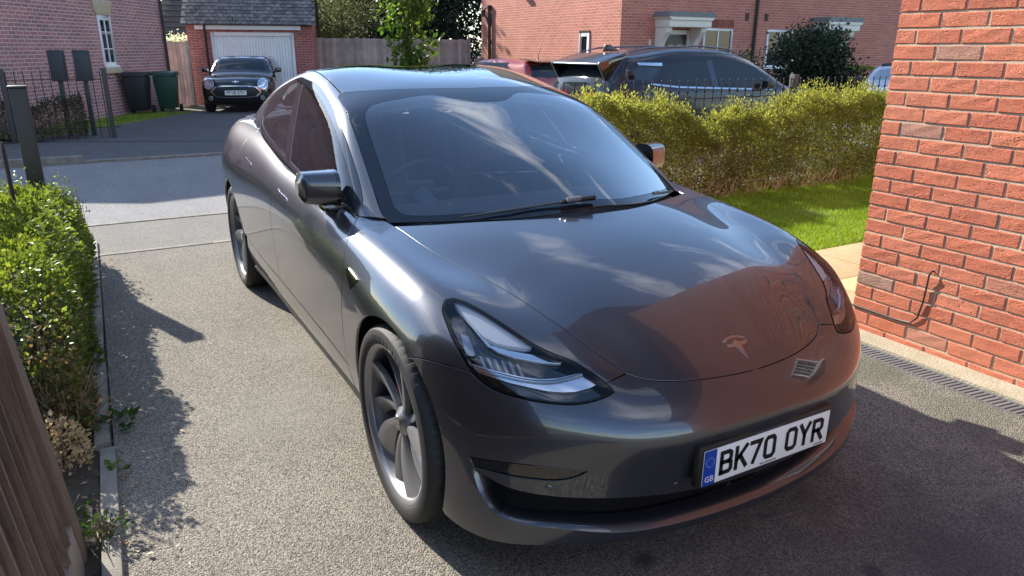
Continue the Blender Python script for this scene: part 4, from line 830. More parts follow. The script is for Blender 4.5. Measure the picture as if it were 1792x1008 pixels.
# ------------------------------------------------------------------ brick
def brick_mat(name, cols, mortar, s=1., mort=.010, bump=.6, dirt=.3, zo=0., xo=0.):
    """stretcher-bond brickwork in the wall's own (along, up) metres"""
    m = bpy.data.materials.new(name); m.use_nodes = True; t = m.node_tree; L = t.links.new; b = t.nodes['Principled BSDF']; b.inputs['Roughness'].default_value = .85; b.inputs['Specular IOR Level'].default_value = .25
    tc_ = t.nodes.new('ShaderNodeTexCoord'); sx = t.nodes.new('ShaderNodeSeparateXYZ'); L(tc_.outputs['Object'], sx.inputs[0])
    ad = t.nodes.new('ShaderNodeMath'); ad.operation = 'ADD'; L(sx.outputs[0], ad.inputs[0]); L(sx.outputs[1], ad.inputs[1])
    zs = t.nodes.new('ShaderNodeMath'); zs.operation = 'SUBTRACT'; zs.inputs[1].default_value = zo; L(sx.outputs[2], zs.inputs[0]); xs_ = t.nodes.new('ShaderNodeMath'); xs_.operation = 'SUBTRACT'; xs_.inputs[1].default_value = xo; L(ad.outputs[0], xs_.inputs[0])
    cb = t.nodes.new('ShaderNodeCombineXYZ'); L(xs_.outputs[0], cb.inputs[0]); L(zs.outputs[0], cb.inputs[1])
    br = t.nodes.new('ShaderNodeTexBrick'); L(cb.outputs[0], br.inputs['Vector']); br.inputs['Scale'].default_value = 1; br.inputs['Brick Width'].default_value = .225*s; br.inputs['Row Height'].default_value = .075*s; br.inputs['Mortar Size'].default_value = mort*.5
    br.inputs['Mortar Smooth'].default_value = .15; br.inputs['Bias'].default_value = -.1; br.inputs['Color1'].default_value = (*cols[0], 1); br.inputs['Color2'].default_value = (*cols[1], 1); br.inputs['Mortar'].default_value = (*mortar, 1)
    n = t.nodes.new('ShaderNodeTexNoise'); n.inputs['Scale'].default_value = 1.6; n.inputs['Detail'].default_value = 5; L(cb.outputs[0], n.inputs['Vector'])
    x = t.nodes.new('ShaderNodeMix'); x.data_type = 'RGBA'; x.blend_type = 'MULTIPLY'; mr = t.nodes.new('ShaderNodeMapRange'); mr.inputs['From Min'].default_value = .35; mr.inputs['From Max'].default_value = .7; mr.inputs['To Min'].default_value = dirt; mr.inputs['To Max'].default_value = 0; L(n.outputs['Fac'], mr.inputs['Value']); L(mr.outputs[0], x.inputs['Factor']); L(br.outputs['Color'], x.inputs['A']); x.inputs['B'].default_value = (.62, .6, .6, 1)
    n2 = t.nodes.new('ShaderNodeTexNoise'); n2.inputs['Scale'].default_value = 45; n2.inputs['Detail'].default_value = 4; L(cb.outputs[0], n2.inputs['Vector'])
    h = t.nodes.new('ShaderNodeHueSaturation'); m2 = t.nodes.new('ShaderNodeMapRange'); m2.inputs['From Min'].default_value = .3; m2.inputs['From Max'].default_value = .7; m2.inputs['To Min'].default_value = .75; m2.inputs['To Max'].default_value = 1.25; L(n2.outputs['Fac'], m2.inputs['Value']); L(m2.outputs[0], h.inputs['Value']); L(x.outputs['Result'], h.inputs['Color'])
    L(h.outputs['Color'], b.inputs['Base Color'])
    bp = t.nodes.new('ShaderNodeBump'); bp.inputs['Strength'].default_value = bump; bp.inputs['Distance'].default_value = .008; bp.invert = True; L(br.outputs['Fac'], bp.inputs['Height']); L(bp.outputs[0], b.inputs['Normal'])
    MATS[name] = m; return m
BR_R = brick_mat('red_brickwork', ((.52, .185, .125), (.40, .145, .105)), (.55, .42, .34))
BR_L = brick_mat('plum_brickwork', ((.46, .215, .195), (.27, .165, .16)), (.68, .57, .54), dirt=.3, mort=.013)
BR_G = brick_mat('garage_brickwork', ((.42, .14, .115), (.29, .10, .085)), (.50, .40, .36))
BR_N = brick_mat('near_brickwork', ((.48, .15, .085), (.40, .125, .075)), (.44, .34, .245), zo=.0495-.075, xo=-.005)
# near house: the wall by the drive, real bricks where one can pick them out
hs = empty('brick_house', (-.391, 2.018, 0), 0, 'orange red brick house wall rising beside the driveway at right', 'house')
MORT = mat('sand_mortar', (.52, .41, .29), .95, var=.5, vscale=40, col2=(.44, .34, .235), bump=.6, bscale=220)
# local x along the wall, y into the house
MB().box((.008, .0055, 0), (1.342, .3, 2.37)).build('mortar_bed', MORT, hs)
w = MB(); w.box((1.342, 0, 0), (9, 7, 5.4)).box((.0, .002, 2.3745), (1.342, 7, 5.4)).box((.008, .30, 0), (1.342, 7, 2.3745)); wl = w.build('wall', BR_N, hs)
NB = None
def near_brick_mat(name, smooth_face=False):
    m = mat(name, (.47, .125, .06) if not smooth_face else (.50, .15, .07), .86, spec=.25)
    t = m.node_tree; L = t.links.new; b = t.nodes['Principled BSDF']
    oi = t.nodes.new('ShaderNodeObjectInfo'); tc_ = t.nodes.new('ShaderNodeTexCoord')
    off = t.nodes.new('ShaderNodeVectorMath'); off.operation = 'MULTIPLY_ADD'; cbn = t.nodes.new('ShaderNodeCombineXYZ')
    L(oi.outputs['Random'], cbn.inputs[0]); L(oi.outputs['Random'], cbn.inputs[2]); L(cbn.outputs[0], off.inputs[0]); off.inputs[1].default_value = (37, 0, 91); L(tc_.outputs['Object'], off.inputs[2])
    cr_ = t.nodes.new('ShaderNodeValToRGB'); e = cr_.color_ramp; e.elements[0].position = 0; e.elements[0].color = (.44, .125, .07, 1); e.elements[1].position = 1; e.elements[1].color = (.33, .20, .15, 1)
    for p, c in ((.35, (.50, .15, .082)), (.62, (.53, .175, .10)), (.84, (.47, .14, .08)), (.92, (.40, .18, .12))): q = e.elements.new(p); q.color = (*c, 1)
    L(oi.outputs['Random'], cr_.inputs['Fac'])
    n = t.nodes.new('ShaderNodeTexNoise'); n.inputs['Scale'].default_value = 9; n.inputs['Detail'].default_value = 6; n.inputs['Roughness'].default_value = .65; L(off.outputs[0], n.inputs['Vector'])
    mr = t.nodes.new('ShaderNodeMapRange'); mr.inputs['From Min'].default_value = .42; mr.inputs['From Max'].default_value = .75; L(n.outputs['Fac'], mr.inputs['Value'])
    x = t.nodes.new('ShaderNodeMix'); x.data_type = 'RGBA'; k = t.nodes.new('ShaderNodeMath'); k.operation = 'MULTIPLY'; k.inputs[1].default_value = .6; L(mr.outputs[0], k.inputs[0]); L(k.outputs[0], x.inputs['Factor']); L(cr_.outputs['Color'], x.inputs['A']); x.inputs['B'].default_value = (.38, .15, .10, 1)
    n2 = t.nodes.new('ShaderNodeTexNoise'); n2.inputs['Scale'].default_value = 160; n2.inputs['Detail'].default_value = 4; L(off.outputs[0], n2.inputs['Vector'])
    h = t.nodes.new('ShaderNodeHueSaturation'); m2 = t.nodes.new('ShaderNodeMapRange'); m2.inputs['From Min'].default_value = .3; m2.inputs['From Max'].default_value = .7; m2.inputs['To Min'].default_value = .72; m2.inputs['To Max'].default_value = 1.25; L(n2.outputs['Fac'], m2.inputs['Value']); L(m2.outputs[0], h.inputs['Value']); L(x.outputs['Result'], h.inputs['Color']); L(h.outputs['Color'], b.inputs['Base Color'])
    # folded-clay creases: stretched ridged waves, plus sandy grain
    mpn = t.nodes.new('ShaderNodeMapping'); mpn.inputs['Scale'].default_value = (14, 20, 42); mpn.inputs['Rotation'].default_value = (0, .35, 0); L(off.outputs[0], mpn.inputs['Vector'])
    wv = t.nodes.new('ShaderNodeTexNoise'); wv.inputs['Scale'].default_value = .9; wv.inputs['Detail'].default_value = 2; wv.inputs['Distortion'].default_value = 1.6; L(mpn.outputs[0], wv.inputs['Vector'])
    ab = t.nodes.new('ShaderNodeMath'); ab.operation = 'SUBTRACT'; ab.inputs[1].default_value = .5; L(wv.outputs['Fac'], ab.inputs[0]); a2 = t.nodes.new('ShaderNodeMath'); a2.operation = 'ABSOLUTE'; L(ab.outputs[0], a2.inputs[0]); mm = t.nodes.new('ShaderNodeMapRange'); mm.inputs['From Max'].default_value = .045; L(a2.outputs[0], mm.inputs['Value'])
    s1 = t.nodes.new('ShaderNodeMath'); s1.operation = 'MULTIPLY_ADD'; L(n2.outputs['Fac'], s1.inputs[0]); s1.inputs[1].default_value = .35; L(mm.outputs[0], s1.inputs[2])
    bp = t.nodes.new('ShaderNodeBump'); bp.inputs['Strength'].default_value = .55 if not smooth_face else .12; bp.inputs['Distance'].default_value = .005; L(s1.outputs[0], bp.inputs['Height']); L(bp.outputs[0], b.inputs['Normal'])
    return m
NB = near_brick_mat('stock_brick'); NB2 = near_brick_mat('smooth_brick', True)
def brick_mesh(L_, rough_, k):
    rs = np.random.default_rng(k); xs_ = [0, .004, L_*.3, L_*.65, L_-.004, L_]; zs_ = [0, .004, .032, .061, .065]; V = []; Fq = []
    for i, x in enumerate(xs_):
        for j, z in enumerate(zs_):
            ed = i in (0, 5) or j in (0, 4); V.append((x, (.004 if ed else 0)+rs.uniform(-.0016, .0016)*rough_, z+(rs.uniform(-.0015, .0015)*rough_ if ed else 0)))
    for i in range(5):
        for j in range(4): Fq.append((i*5+j, (i+1)*5+j, (i+1)*5+j+1, i*5+j+1))
    n = len(V); ring = [j for j in range(5)]+[5*i+4 for i in range(1, 6)]+[25+j for j in range(3, -1, -1)]+[5*i for i in range(4, 0, -1)]
    for r in ring: V.append((V[r][0], .05, V[r][2]))
    for a in range(len(ring)): b_ = (a+1) % len(ring); Fq.append((ring[a], ring[b_], n+b_, n+a))
    me = mesh('brick', V, [f[::-1] for f in Fq]) if False else mesh('brick', V, Fq); me.materials.append(NB); return me
full_b = [brick_mesh(.215, 1., k) for k in range(6)]; half_b = [brick_mesh(.1025, 1., 20+k) for k in range(3)]
def smooth_copy(ms):
    o = []
    for k, q in enumerate(ms):
        c = q.copy(); c.materials.clear(); c.materials.append(NB2); o.append(c)
    return o
full_s, half_s = smooth_copy(full_b), smooth_copy(half_b)
Z0 = 1.6995
for r in range(-9, 23):
    zb = Z0-.075*(r+1)+.005; par = (r-16) % 2; sm = r >= 20; x = 0.
    if par: pieces = [.1025]+[.215]*5+[.1025]
    else: pieces = [.215]*6
    for L_ in pieces:
        me = random.choice((half_s if sm else half_b) if L_ < .2 else (full_s if sm else full_b))
        o = link('brick', me, None, hs); o.location = (x, random.uniform(-.0025, .002), zb); o.rotation_euler = (0, random.uniform(-.003, .003), random.uniform(-.004, .004)); x += L_+.010
# cable clipped to the wall
cab = MB().tube([(-.02, -.008, .145), (.25, -.008, .142), (.35, -.008, .15), (.385, -.010, .19), (.40, -.012, .28), (.405, -.012, .38), (.41, -.02, .435), (.415, -.01, .452), (.42, .02, .455)], .005, 6).build('cable', mat('black_cable', (.01, .01, .01), .5), None, True, loc=(-.391, 2.018, 0))
tag(cab, 'thin black cable clipped up the orange brick wall', 'cable')
UPVC = mat('white_upvc', (.78, .78, .77), .35); PANE = mat('window_pane', (.012, .016, .02), .03, spec=.5)
def window(parent, x0, x1, z0, z1, cols=2, rows=1, y=-.05, sill=True, sm=None, fr=.06, bar=.035):
    """frame, panes and sill on a wall whose face is local y=0 (looking along +y)"""
    f = MB(); f.box((x0, y, z0), (x0+fr, y+.06, z1)).box((x1-fr, y, z0), (x1, y+.06, z1)).box((x0+fr, y, z0), (x1-fr, y+.06, z0+fr)).box((x0+fr, y, z1-fr), (x1-fr, y+.06, z1))
    wi = (x1-x0-2*fr-(cols-1)*bar)/cols; hi = (z1-z0-2*fr-(rows-1)*bar)/rows
    for c in range(1, cols): a = x0+fr+c*wi+(c-1)*bar; f.box((a, y+.003, z0+fr), (a+bar, y+.057, z1-fr))
    for r in range(1, rows):
        b_ = z0+fr+r*hi+(r-1)*bar
        for c in range(cols): a = x0+fr+c*(wi+bar); f.box((a, y+.006, b_), (a+wi, y+.054, b_+bar))
    fo = f.build('window', UPVC, parent, True, .004)
    for c in range(cols):
        for r in range(rows):
            a = x0+fr+c*(wi+bar); b_ = z0+fr+r*(hi+bar); MB().box((a, y+.025, b_), (a+wi, y+.035, b_+hi)).build('pane', PANE, fo)
    if sill: MB().box((x0-.06, y-.05, z0-.045), (x1+.06, y+.05, z0)).build('sill', sm or UPVC, fo, True, .006)
    return fo
window(hs, 1.44, 1.90, 1.24, 1.70, 4, 2, fr=.045, bar=.009)
MB().prism([(-.5, 5.3), (7.5, 5.3), (3.5, 8.3)], -.35, 9.3, 0).build('roof', mat('roof_tile_brown', (.12, .07, .05), .9, var=.5, vscale=8, bump=.6, bscale=20), hs)
for yb, zb in ((.22, 2.0), (.22, 2.85)):
    bk = MB(); bk.tube([(0, yb, zb-.28), (-.012, yb, zb-.28), (-.012, yb, zb+.03), (0, yb, zb+.03)], .006, 6).tube([(-.012, yb, zb), (-.30, yb, zb), (-.325, yb, zb+.02), (-.32, yb, zb+.045), (-.30, yb, zb+.04)], .006, 6).tube([(-.012, yb, zb-.26), (-.1, yb, zb-.16), (-.22, yb, zb-.01)], .006, 6)
    bk.build('hanging_bracket', mat('wrought_iron', (.01, .01, .01), .5), hs, True)
# ------------------------------------------------------------------ houses
STONE = mat('cast_stone', (.50, .42, .28), .85, var=.4, vscale=12, bump=.3, bscale=90); DARKM = mat('dark_downpipe', (.015, .012, .011), .45)
RIDGE = mat('grey_roof_tile', (.10, .097, .094), .8, var=.8, vscale=14, col2=(.21, .20, .185), bump=.6, bscale=40, rnd=.35)
VY = math.atan2(VF[1], VF[0])                 # heading of the view, shared by the left-hand houses
def face_cam(D, L, z=0):                      # local x = to the right, y = away from the camera
    x, y = DL(D, L); return (x, y, z+float(gz(x)))
ROTV = VY-math.pi/2
# left house: its long side wall recedes along the view; local x = away, y = to the left
lx, ly = DL(12.6, -9.75)
lh = empty('brick_house', (lx, ly, -.15), VY, 'plum brick house in shade with one narrow white window, at far left', 'house')
MB().box((0, 0, -.5), (8.85, 9, 4.75)).build('wall', BR_L, lh)
MB().prism([(-.3, 4.7), (9.15, 4.7), (4.6, 7.1)], -.25, 9.3, 1).build('roof', RIDGE, lh)
# window on that wall
wx = 5.5
wf = MB(); fr = .055; z0, z1 = 1.22, 2.36
wf.box((wx, -.035, z0), (wx+fr, .03, z1)).box((wx+.50, -.035, z0), (wx+.50+fr, .03, z1)).box((wx+fr, -.035, z0), (wx+.50, .03, z0+fr+.03)).box((wx+fr, -.035, z1-fr-.05), (wx+.50, .03, z1)).box((wx+.262, -.03, z0+fr), (wx+.292, .025, z1-fr))
for k in (1, 2): wf.box((wx+fr, -.027, z0+k*(z1-z0)/3), (wx+.262, .02, z0+k*(z1-z0)/3+.022)).box((wx+.292, -.027, z0+k*(z1-z0)/3), (wx+.50, .02, z0+k*(z1-z0)/3+.022))
win = wf.build('window', UPVC, lh, True, .004)
for a in (0, .237):
    for k in range(3): MB().box((wx+fr+a, -.008, z0+.05+k*.35), (wx+fr+a+.207, .004, z0+.37+k*.35)).build('pane', PANE, win)
MB().box((wx-.08, -.09, z0-.17), (wx+.64, -.005, z0-.03)).build('sill', STONE, win, True, .006)
MB().box((wx-.05, -.07, z0-.03), (wx+.60, -.036, z0+.012)).build('sill_strip', UPVC, win, True, .004)
MB().prism([(wx-.03, z1+.01), (wx+.585, z1+.01), (wx+.72, z1+.33), (wx+.36, z1+.33), (wx+.335, z1+.40), (wx+.22, z1+.40), (wx+.195, z1+.33), (wx-.165, z1+.33)], -.035, .01, 1).build('keystone_lintel', STONE, win, True, .006)
MB().tube([(8.75, -.06, .0), (8.75, -.06, 4.7)], .036, 8).build('downpipe', DARKM, lh, True)
# garage
gx = face_cam(22.9, -9.72)
ga = empty('garage', gx, ROTV+R_(13), 'small brick garage with grey tiled roof behind the black hatchback', 'garage')
GW = 3.62
g = MB(); g.box((0, 0, -.3), (.66, .3, 2.3)).box((3.06, 0, -.3), (GW, .3, 2.3)).box((.66, 0, 2.10), (3.06, .3, 2.3)).box((0, .3, -.3), (.2, 6, 2.3)).box((GW-.2, .3, -.3), (GW, 6, 2.3)); g.build('wall', BR_G, ga)
MB().prism([(-.0, 2.2), (6.0, 2.2), (3, 4.6)], GW-.22, GW+.001, 0).build('gable', BR_G, ga)
df = MB(); df.box((.66, .02, -.1), (.74, .1, 2.10)).box((2.98, .02, -.1), (3.06, .1, 2.10)).box((.74, .02, 1.99), (2.98, .1, 2.10)); df.build('door_frame', UPVC, ga, True, .006)
gd = MB(); n = 26; V = []; Fq = []
for i in range(n*4+1):
    f = i/(n*4); yy = .075+(.014 if i % 4 in (1, 2) else 0); V += [(.74+2.24*f, yy, -.08), (.74+2.24*f, yy, 1.99)]
for i in range(n*4): Fq.append((2*i, 2*i+2, 2*i+3, 2*i+1))
gd.add(V, Fq); gd.build('garage_door', mat('garage_door_white', (.80, .81, .82), .45, var=.25, vscale=3, col2=(.5, .53, .56)), ga)
MB().box((.25, -.09, 2.17), (3.28, -.0, 2.31)).build('fascia', UPVC, ga, True, .006)
MB().tube([(.1, -.11, 2.34), (3.5, -.11, 2.34)], .05, 8).build('gutter', DARKM, ga, True); MB().tube([(.52, -.11, 2.34), (.52, -.09, 2.2), (.52, -.05, 2.1), (.52, -.05, -.1)], .034, 8).build('downpipe', DARKM, ga, True)
rsl = R_(41); rf = MB().prism([(-.2, 2.30), (3.0, 2.30+3.2*math.tan(rsl)), (6.2, 2.30), (3.0, 2.2+3.2*math.tan(rsl))], -.08, GW+.12, 0).build('roof', RIDGE, ga)
tm = [MB().prism([(0, 0), (.30, 0), (.30, .012), (.0, .034)], 0, .158, 0).build('tile', RIDGE, rf) for _ in range(1)]
tme = tm[0].data
for r in range(9):
    for c in range(22):
        o = tm[0] if r == c == 0 else link('tile', tme, None, rf)
        s_ = r*.158; o.location = (-.06+c*.171+(.085 if r % 2 else 0)-.04, -.24+s_*math.cos(rsl), 2.305+s_*math.sin(rsl)+random.uniform(0, .006)); o.rotation_euler = (rsl-R_(4)+random.uniform(-.02, .02), random.uniform(-.02, .02), 0)
# a roof further back between house and garage
bh = empty('far_house', face_cam(30., -14.), ROTV, 'brown tiled roof seen between the left house and the garage', 'house')
MB().box((0, 0, -1), (5.6, 6, 2.1)).build('wall', BR_L, bh); rb_ = mat('brown_roof_tile', (.085, .07, .062), .9, var=.5, vscale=10)
MB().prism([(-.3, 2.0), (6.3, 2.0), (3, 4.8)], -.2, 5.8, 0).build('roof', rb_, bh)
for k in range(13): MB().box((-.2, -.01, -.012), (5.8, .02, .014)).build('tile_course', rb_, bh, loc=(0, -.3+k*.25, 2.03+k*.25*.848), rot=(R_(40), 0, 0))
# right-hand semi-detached houses: side wall lit, front in shade; local x along +y world
rh = empty('brick_house', (-14.5, 11.0, -.18), R_(90), 'red brick semi-detached house with two white door canopies', 'house')
MB().box((0, 0, -.5), (12.4, 8.2, 5.4)).build('wall', BR_R, rh)
MB().prism([(-.3, 5.3), (8.5, 5.3), (4.1, 8.4)], -.2, 12.6, 0).build('roof', rb_, rh)
PVC = mat('cream_grp', (.70, .68, .60), .45); LEAD = mat('lead_grey', (.16, .165, .17), .6)
def canopy(x):
    c = MB().box((x, -.62, 2.27), (x+1.5, 0, 2.45)).build('canopy', PVC, rh, True, .01)
    MB().prism([(x-.10, 2.53), (x+1.6, 2.53), (x+1.5, 2.66), (x+.0, 2.66)], -.70, .0, 1).build('lead_top', LEAD, c)
    MB().prism([(x+.02, 2.45), (x+1.48, 2.45), (x+1.58, 2.53), (x-.08, 2.53)], -.68, .0, 1).build('cornice', PVC, c)
    for xx in (x+.03, x+1.27):
        q = [(-.02, 1.55), (-.12, 1.57), (-.17, 1.72), (-.24, 1.9), (-.36, 2.04), (-.46, 2.14), (-.48, 2.27), (0, 2.27), (0, 1.55)]
        MB().prism(q, xx, xx+.2, 0).build('bracket', PVC, c, True, .01)
    df_ = MB().box((x+.24, -.03, 0), (x+.33, .05, 2.2)).box((x+1.17, -.03, 0), (x+1.26, .05, 2.2)).box((x+.33, -.03, 2.09), (x+1.17, .05, 2.2)).build('door_frame', UPVC, rh, True, .005)
    d = MB().box((x+.33, -.005, 0), (x+1.17, .05, 2.09)).build('door', mat('black_door', (.012, .012, .013), .3), df_)
    for a in (.40, .72): MB().box((x+.33+a-.22, -.012, 1.55), (x+.33+a-.02, -.004, 1.83)).build('door_pane', PANE, d)
canopy(1.15); canopy(7.45)
def lintel(x0, x1, z):
    for k in range(int((x1-x0)/.075)):
        MB().box((0, -.012, 0), (.065, .01, .215)).build('lintel_brick', mat('lintel_brick', (.27, .085, .06), .9, rnd=.25), rh, loc=(x0+k*.075, 0, z))
window(rh, 2.93, 4.05, 1.18, 2.27, 2, 1); lintel(2.85, 4.13, 2.3); window(rh, 5.5, 6.6, 1.18, 2.27, 2, 1)
MB().tube([(4.95, -.06, 0), (4.95, -.06, 5.2)], .045, 8).build('downpipe', DARKM, rh, True)
for xx in (4.55, 5.35): MB().box((xx, -.03, 2.52), (xx+.12, .0, 2.72)).build('vent', mat('vent_brown', (.06, .03, .025), .7), rh)
MB().box((.95, -.05, 1.65), (1.02, .0, 1.95)).build('porch_light', mat('porch_lamp', (.55, .5, .4), .4), rh)
# side wall of that house carries a slim window and a soil pipe (own frame turned to face -y)
sr = bpy.data.objects.new('side_fixtures', None)
def side_part(mb, name, m, par=rh, **k): return mb.build(name, m, par, **k)
# side wall plane is local x=0 (facing -x local); along local y
sw_ = MB(); y0 = 1.42
sw_.box((-.035, y0, 1.02), (.03, y0+.09, 2.12)).box((-.035, y0+.40, 1.02), (.03, y0+.49, 2.12)).box((-.035, y0+.09, 2.03), (.03, y0+.40, 2.12)).box((-.035, y0+.09, 1.02), (.03, y0+.40, 1.10)); swn = sw_.build('side_window', UPVC, rh, True, .004)
MB().box((-.005, y0+.09, 1.10), (.01, y0+.40, 2.03)).build('pane', PANE, swn); MB().box((-.02, y0-.02, 2.12), (.01, y0+.52, 2.19)).build('window_head', DARKM, swn)
MB().tube([(-.07, 7.45, -.2), (-.07, 7.45, 2.95)], .055, 8).tube([(-.07, 7.45, 2.45), (-.10, 7.62, 2.72), (-.12, 7.80, 2.85)], .04, 8).tube([(-.12, 7.80, 2.75), (-.12, 7.80, 2.98)], .07, 8).tube([(-.07, 7.45, 2.95), (-.07, 7.45, 3.12)], .07, 8).build('soil_pipe', DARKM, rh, True)
MB().tube([(-.12, 7.78, 2.95), (-.1, 7.6, 3.05), (-.07, 7.47, 3.0)], .025, 6).build('overflow_pipe', DARKM, rh, True)
MB().box((-.22, 5.0, 3.33), (.0, 5.3, 3.42)).build('wall_hood', DARKM, rh, True, .01)
# far house, turned a little towards the left
fh = empty('far_house', face_cam(32.5, 14.6, -.2), ROTV+R_(-14), 'distant red brick house with a tall narrow window, by the near wall edge', 'house')
BR_F = brick_mat('far_brickwork', ((.36, .10, .07), (.23, .065, .05)), (.40, .27, .21)); MB().box((-.35, 0, -1), (9, 8, 6)).build('wall', BR_F, fh)
window(fh, 1.0, 1.62, 2.72, 4.2, 1, 1)
# neighbours facing the left flank of the drive and beyond its end (seen mirrored in paint and glass)
nh = empty('neighbour_house', (5.5, -12.5, 0), R_(180), 'brick house across the neighbouring plot on the left of the drive, outside the view', 'house')
MB().box((0, 0, 0), (14, 8, 5.2)).build('wall', brick_mat('brown_brickwork', ((.20, .12, .09), (.14, .09, .07)), (.30, .25, .21)), nh); MB().prism([(-.3, 5.1), (8.3, 5.1), (4, 8.0)], -.2, 14.2, 0).build('roof', rb_, nh)
for xx in (1.2, 5.0, 8.6, 11.4):
    window(nh, xx, xx+1.3, .9, 2.2, 2, 2); window(nh, xx, xx+1.3, 3.4, 4.6, 2, 2)
canopy_ = MB().box((7.0, -.6, 2.3), (8.3, 0, 2.5)).build('canopy', PVC, nh, True, .01)
MB().box((7.2, -.02, 0), (8.1, .04, 2.1)).build('door', UPVC, nh)

# ------------------------------------------------------------------ fences, gate, railings
WOODG = mat('weathered_board', (.46, .41, .37), .85, var=.8, vscale=5, col2=(.33, .29, .26), bump=.5, bscale=50, rnd=.22); WOODN = mat('dark_fence_board', (.19, .145, .108), .8, var=.7, vscale=4, col2=(.125, .095, .072), bump=.4, bscale=70, rnd=.18)
def wood_grain(m, sc=(60, 60, 2.5)):
    t = m.node_tree; L = t.links.new; b = t.nodes['Principled BSDF']; tc_ = t.nodes.new('ShaderNodeTexCoord'); mp_ = t.nodes.new('ShaderNodeMapping'); mp_.inputs['Scale'].default_value = sc; L(tc_.outputs['Object'], mp_.inputs[0])
    n = t.nodes.new('ShaderNodeTexNoise'); n.inputs['Scale'].default_value = 1; n.inputs['Detail'].default_value = 5; n.inputs['Distortion'].default_value = .6; L(mp_.outputs[0], n.inputs['Vector'])
    src = b.inputs['Base Color'].links[0].from_socket; h = t.nodes.new('ShaderNodeHueSaturation'); r = t.nodes.new('ShaderNodeMapRange'); r.inputs['From Min'].default_value = .3; r.inputs['From Max'].default_value = .7; r.inputs['To Min'].default_value = .62; r.inputs['To Max'].default_value = 1.3; L(n.outputs['Fac'], r.inputs['Value']); L(r.outputs[0], h.inputs['Value']); L(src, h.inputs['Color']); L(h.outputs['Color'], b.inputs['Base Color'])
wood_grain(WOODG); wood_grain(WOODN)
bx, by = DL(26.2, -7.4); ex_, ey_ = DL(28.6, -1.55); fa = math.atan2(ey_-by, ex_-bx); fl_ = math.hypot(ex_-bx, ey_-by)
bf = empty('board_fence', (bx, by, -.2), fa, 'long grey close-boarded fence behind the young tree', 'fence')
bme = None
for k in range(int(fl_/.118)):
    if bme is None: o = MB().prism([(0, 0), (.128, -.012), (.128, .002), (0, .01)], 0, 2.02, 2).build('board', WOODG, bf); bme = o.data
    else: o = link('board', bme, None, bf)
    o.location = (k*.118, 0, random.uniform(-.012, .012)); o.rotation_euler = (0, random.uniform(-.006, .006), 0)
for k in range(4): MB().box((k*fl_/3.05-.05, .02, 0), (k*fl_/3.05+.05, .12, 2.06)).build('post', WOODG, bf, True, .006)
bf2 = empty('low_fence_panel', (*DL(29.3, -1.5), -.2), fa+R_(-20), 'short low fence panel between the long board fence and the brick house', 'fence')
for k in range(8): MB().box((0, 0, 0), (.11, .015, 1.35)).build('board', WOODG, bf2, loc=(k*.112, 0, 0))
gt = empty('wooden_gate', face_cam(22.6, -10.62), ROTV, 'grey boarded garden gate between the left house and the garage', 'gate')
for k in range(9): MB().prism([(0, 0), (.118, -.012), (.118, .004), (0, .012)], .03, 1.82, 2).build('board', WOODG, gt, loc=(.0+k*.105, 0, random.uniform(-.01, .01)))
MB().box((-.09, 0, 0), (-.005, .09, 1.85)).build('gate_post', WOODG, gt, True, .005); MB().box((.945, 0, 0), (1.02, .09, 1.85)).build('gate_post', WOODG, gt, True, .005)
MB().box((-.1, -.5, -.02), (1.05, .1, .03)).build('step', mat('pale_step', (.5, .4, .28), .9), gt)
# near-left fence, leaning out a little at the top
nf = empty('slat_fence', (-.2, -1.845, 0), 0, 'tall dark brown boarded fence along the left edge, very close to the camera', 'fence'); nf.rotation_euler = (R_(5.5), 0, 0)
for k in range(22):
    x = k*.098; bw = .112
    MB().prism([(0, -.014), (bw, .006), (bw, -.018), (0, -.02)], .16, 1.86, 2).build('board', WOODN, nf, loc=(x, .010+random.uniform(-.002, .002), random.uniform(-.01, .01)), rot=(0, random.uniform(-.004, .004), random.uniform(-.01, .01)), smooth=False)
MB().box((-.10, -.10, 0), (0., .02, 1.8)).build('end_post', WOODN, nf, True, .006); MB().box((-.10, -.05, -.05), (2.3, .012, .15)).build('gravel_board', CONC, nf, True, .008)
IRON = mat('black_painted_steel', (.022, .021, .020), .42, .3, var=.4, vscale=20, col2=(.035, .028, .022))
np_ = MB().box((-.05, -.05, 0), (.05, .05, 1.25)).prism([(-.056, -.056), (.056, -.056), (.056, .056), (-.056, .056)], 1.25, 1.268, 2).build('metal_post', IRON, None, True, .006, loc=(-4.0, -2.03, 0)); tag(np_, 'square dark metal post standing behind the near left hedge', 'post')
tb = MB().tube([(0, 0, 0), (0, 0, 1.0), (0, 0, 1.04)], [.011, .011, .004], 8).build('railing_upright', IRON, None, True, loc=(-2.62, -2.05, 0)); tag(tb, 'slim black railing upright rising from the near left hedge', 'railing')
def railing(name, x, ys, zr, zt, label, posts, zpost, zb=0., ball=False, rails=(.0,)):
    root = empty(name, (x, 0, zb), 0, label, 'railing'); me = None
    for y in ys:
        if me is None:
            m_ = MB().tube([(0, 0, 0), (0, 0, zt-.05), (0, 0, zt)], [.007, .007, .002], 6)
            if ball: m_.lathe([(.007, zt-.15), (.013, zt-.135), (.013, zt-.12), (.007, zt-.105)], 8).lathe([(.004, zt-.03), (.011, zt-.015), (.004, zt)], 8)
            o = m_.build('bar', IRON, root, True); me = o.data
        else: o = link('bar', me, None, root)
        o.location = (0, y, random.uniform(-.004, .004))
    for z in zr: MB().box((-.02, ys[0]-.2, z-.006), (.02, ys[-1]+.2, z+.006)).build('rail', IRON, root)
    for y in posts: MB().box((-.04, y-.04, 0), (.04, y+.04, zpost)).build('post', mat('dark_post', (.05, .047, .045), .6), root, True, .006)
    return root
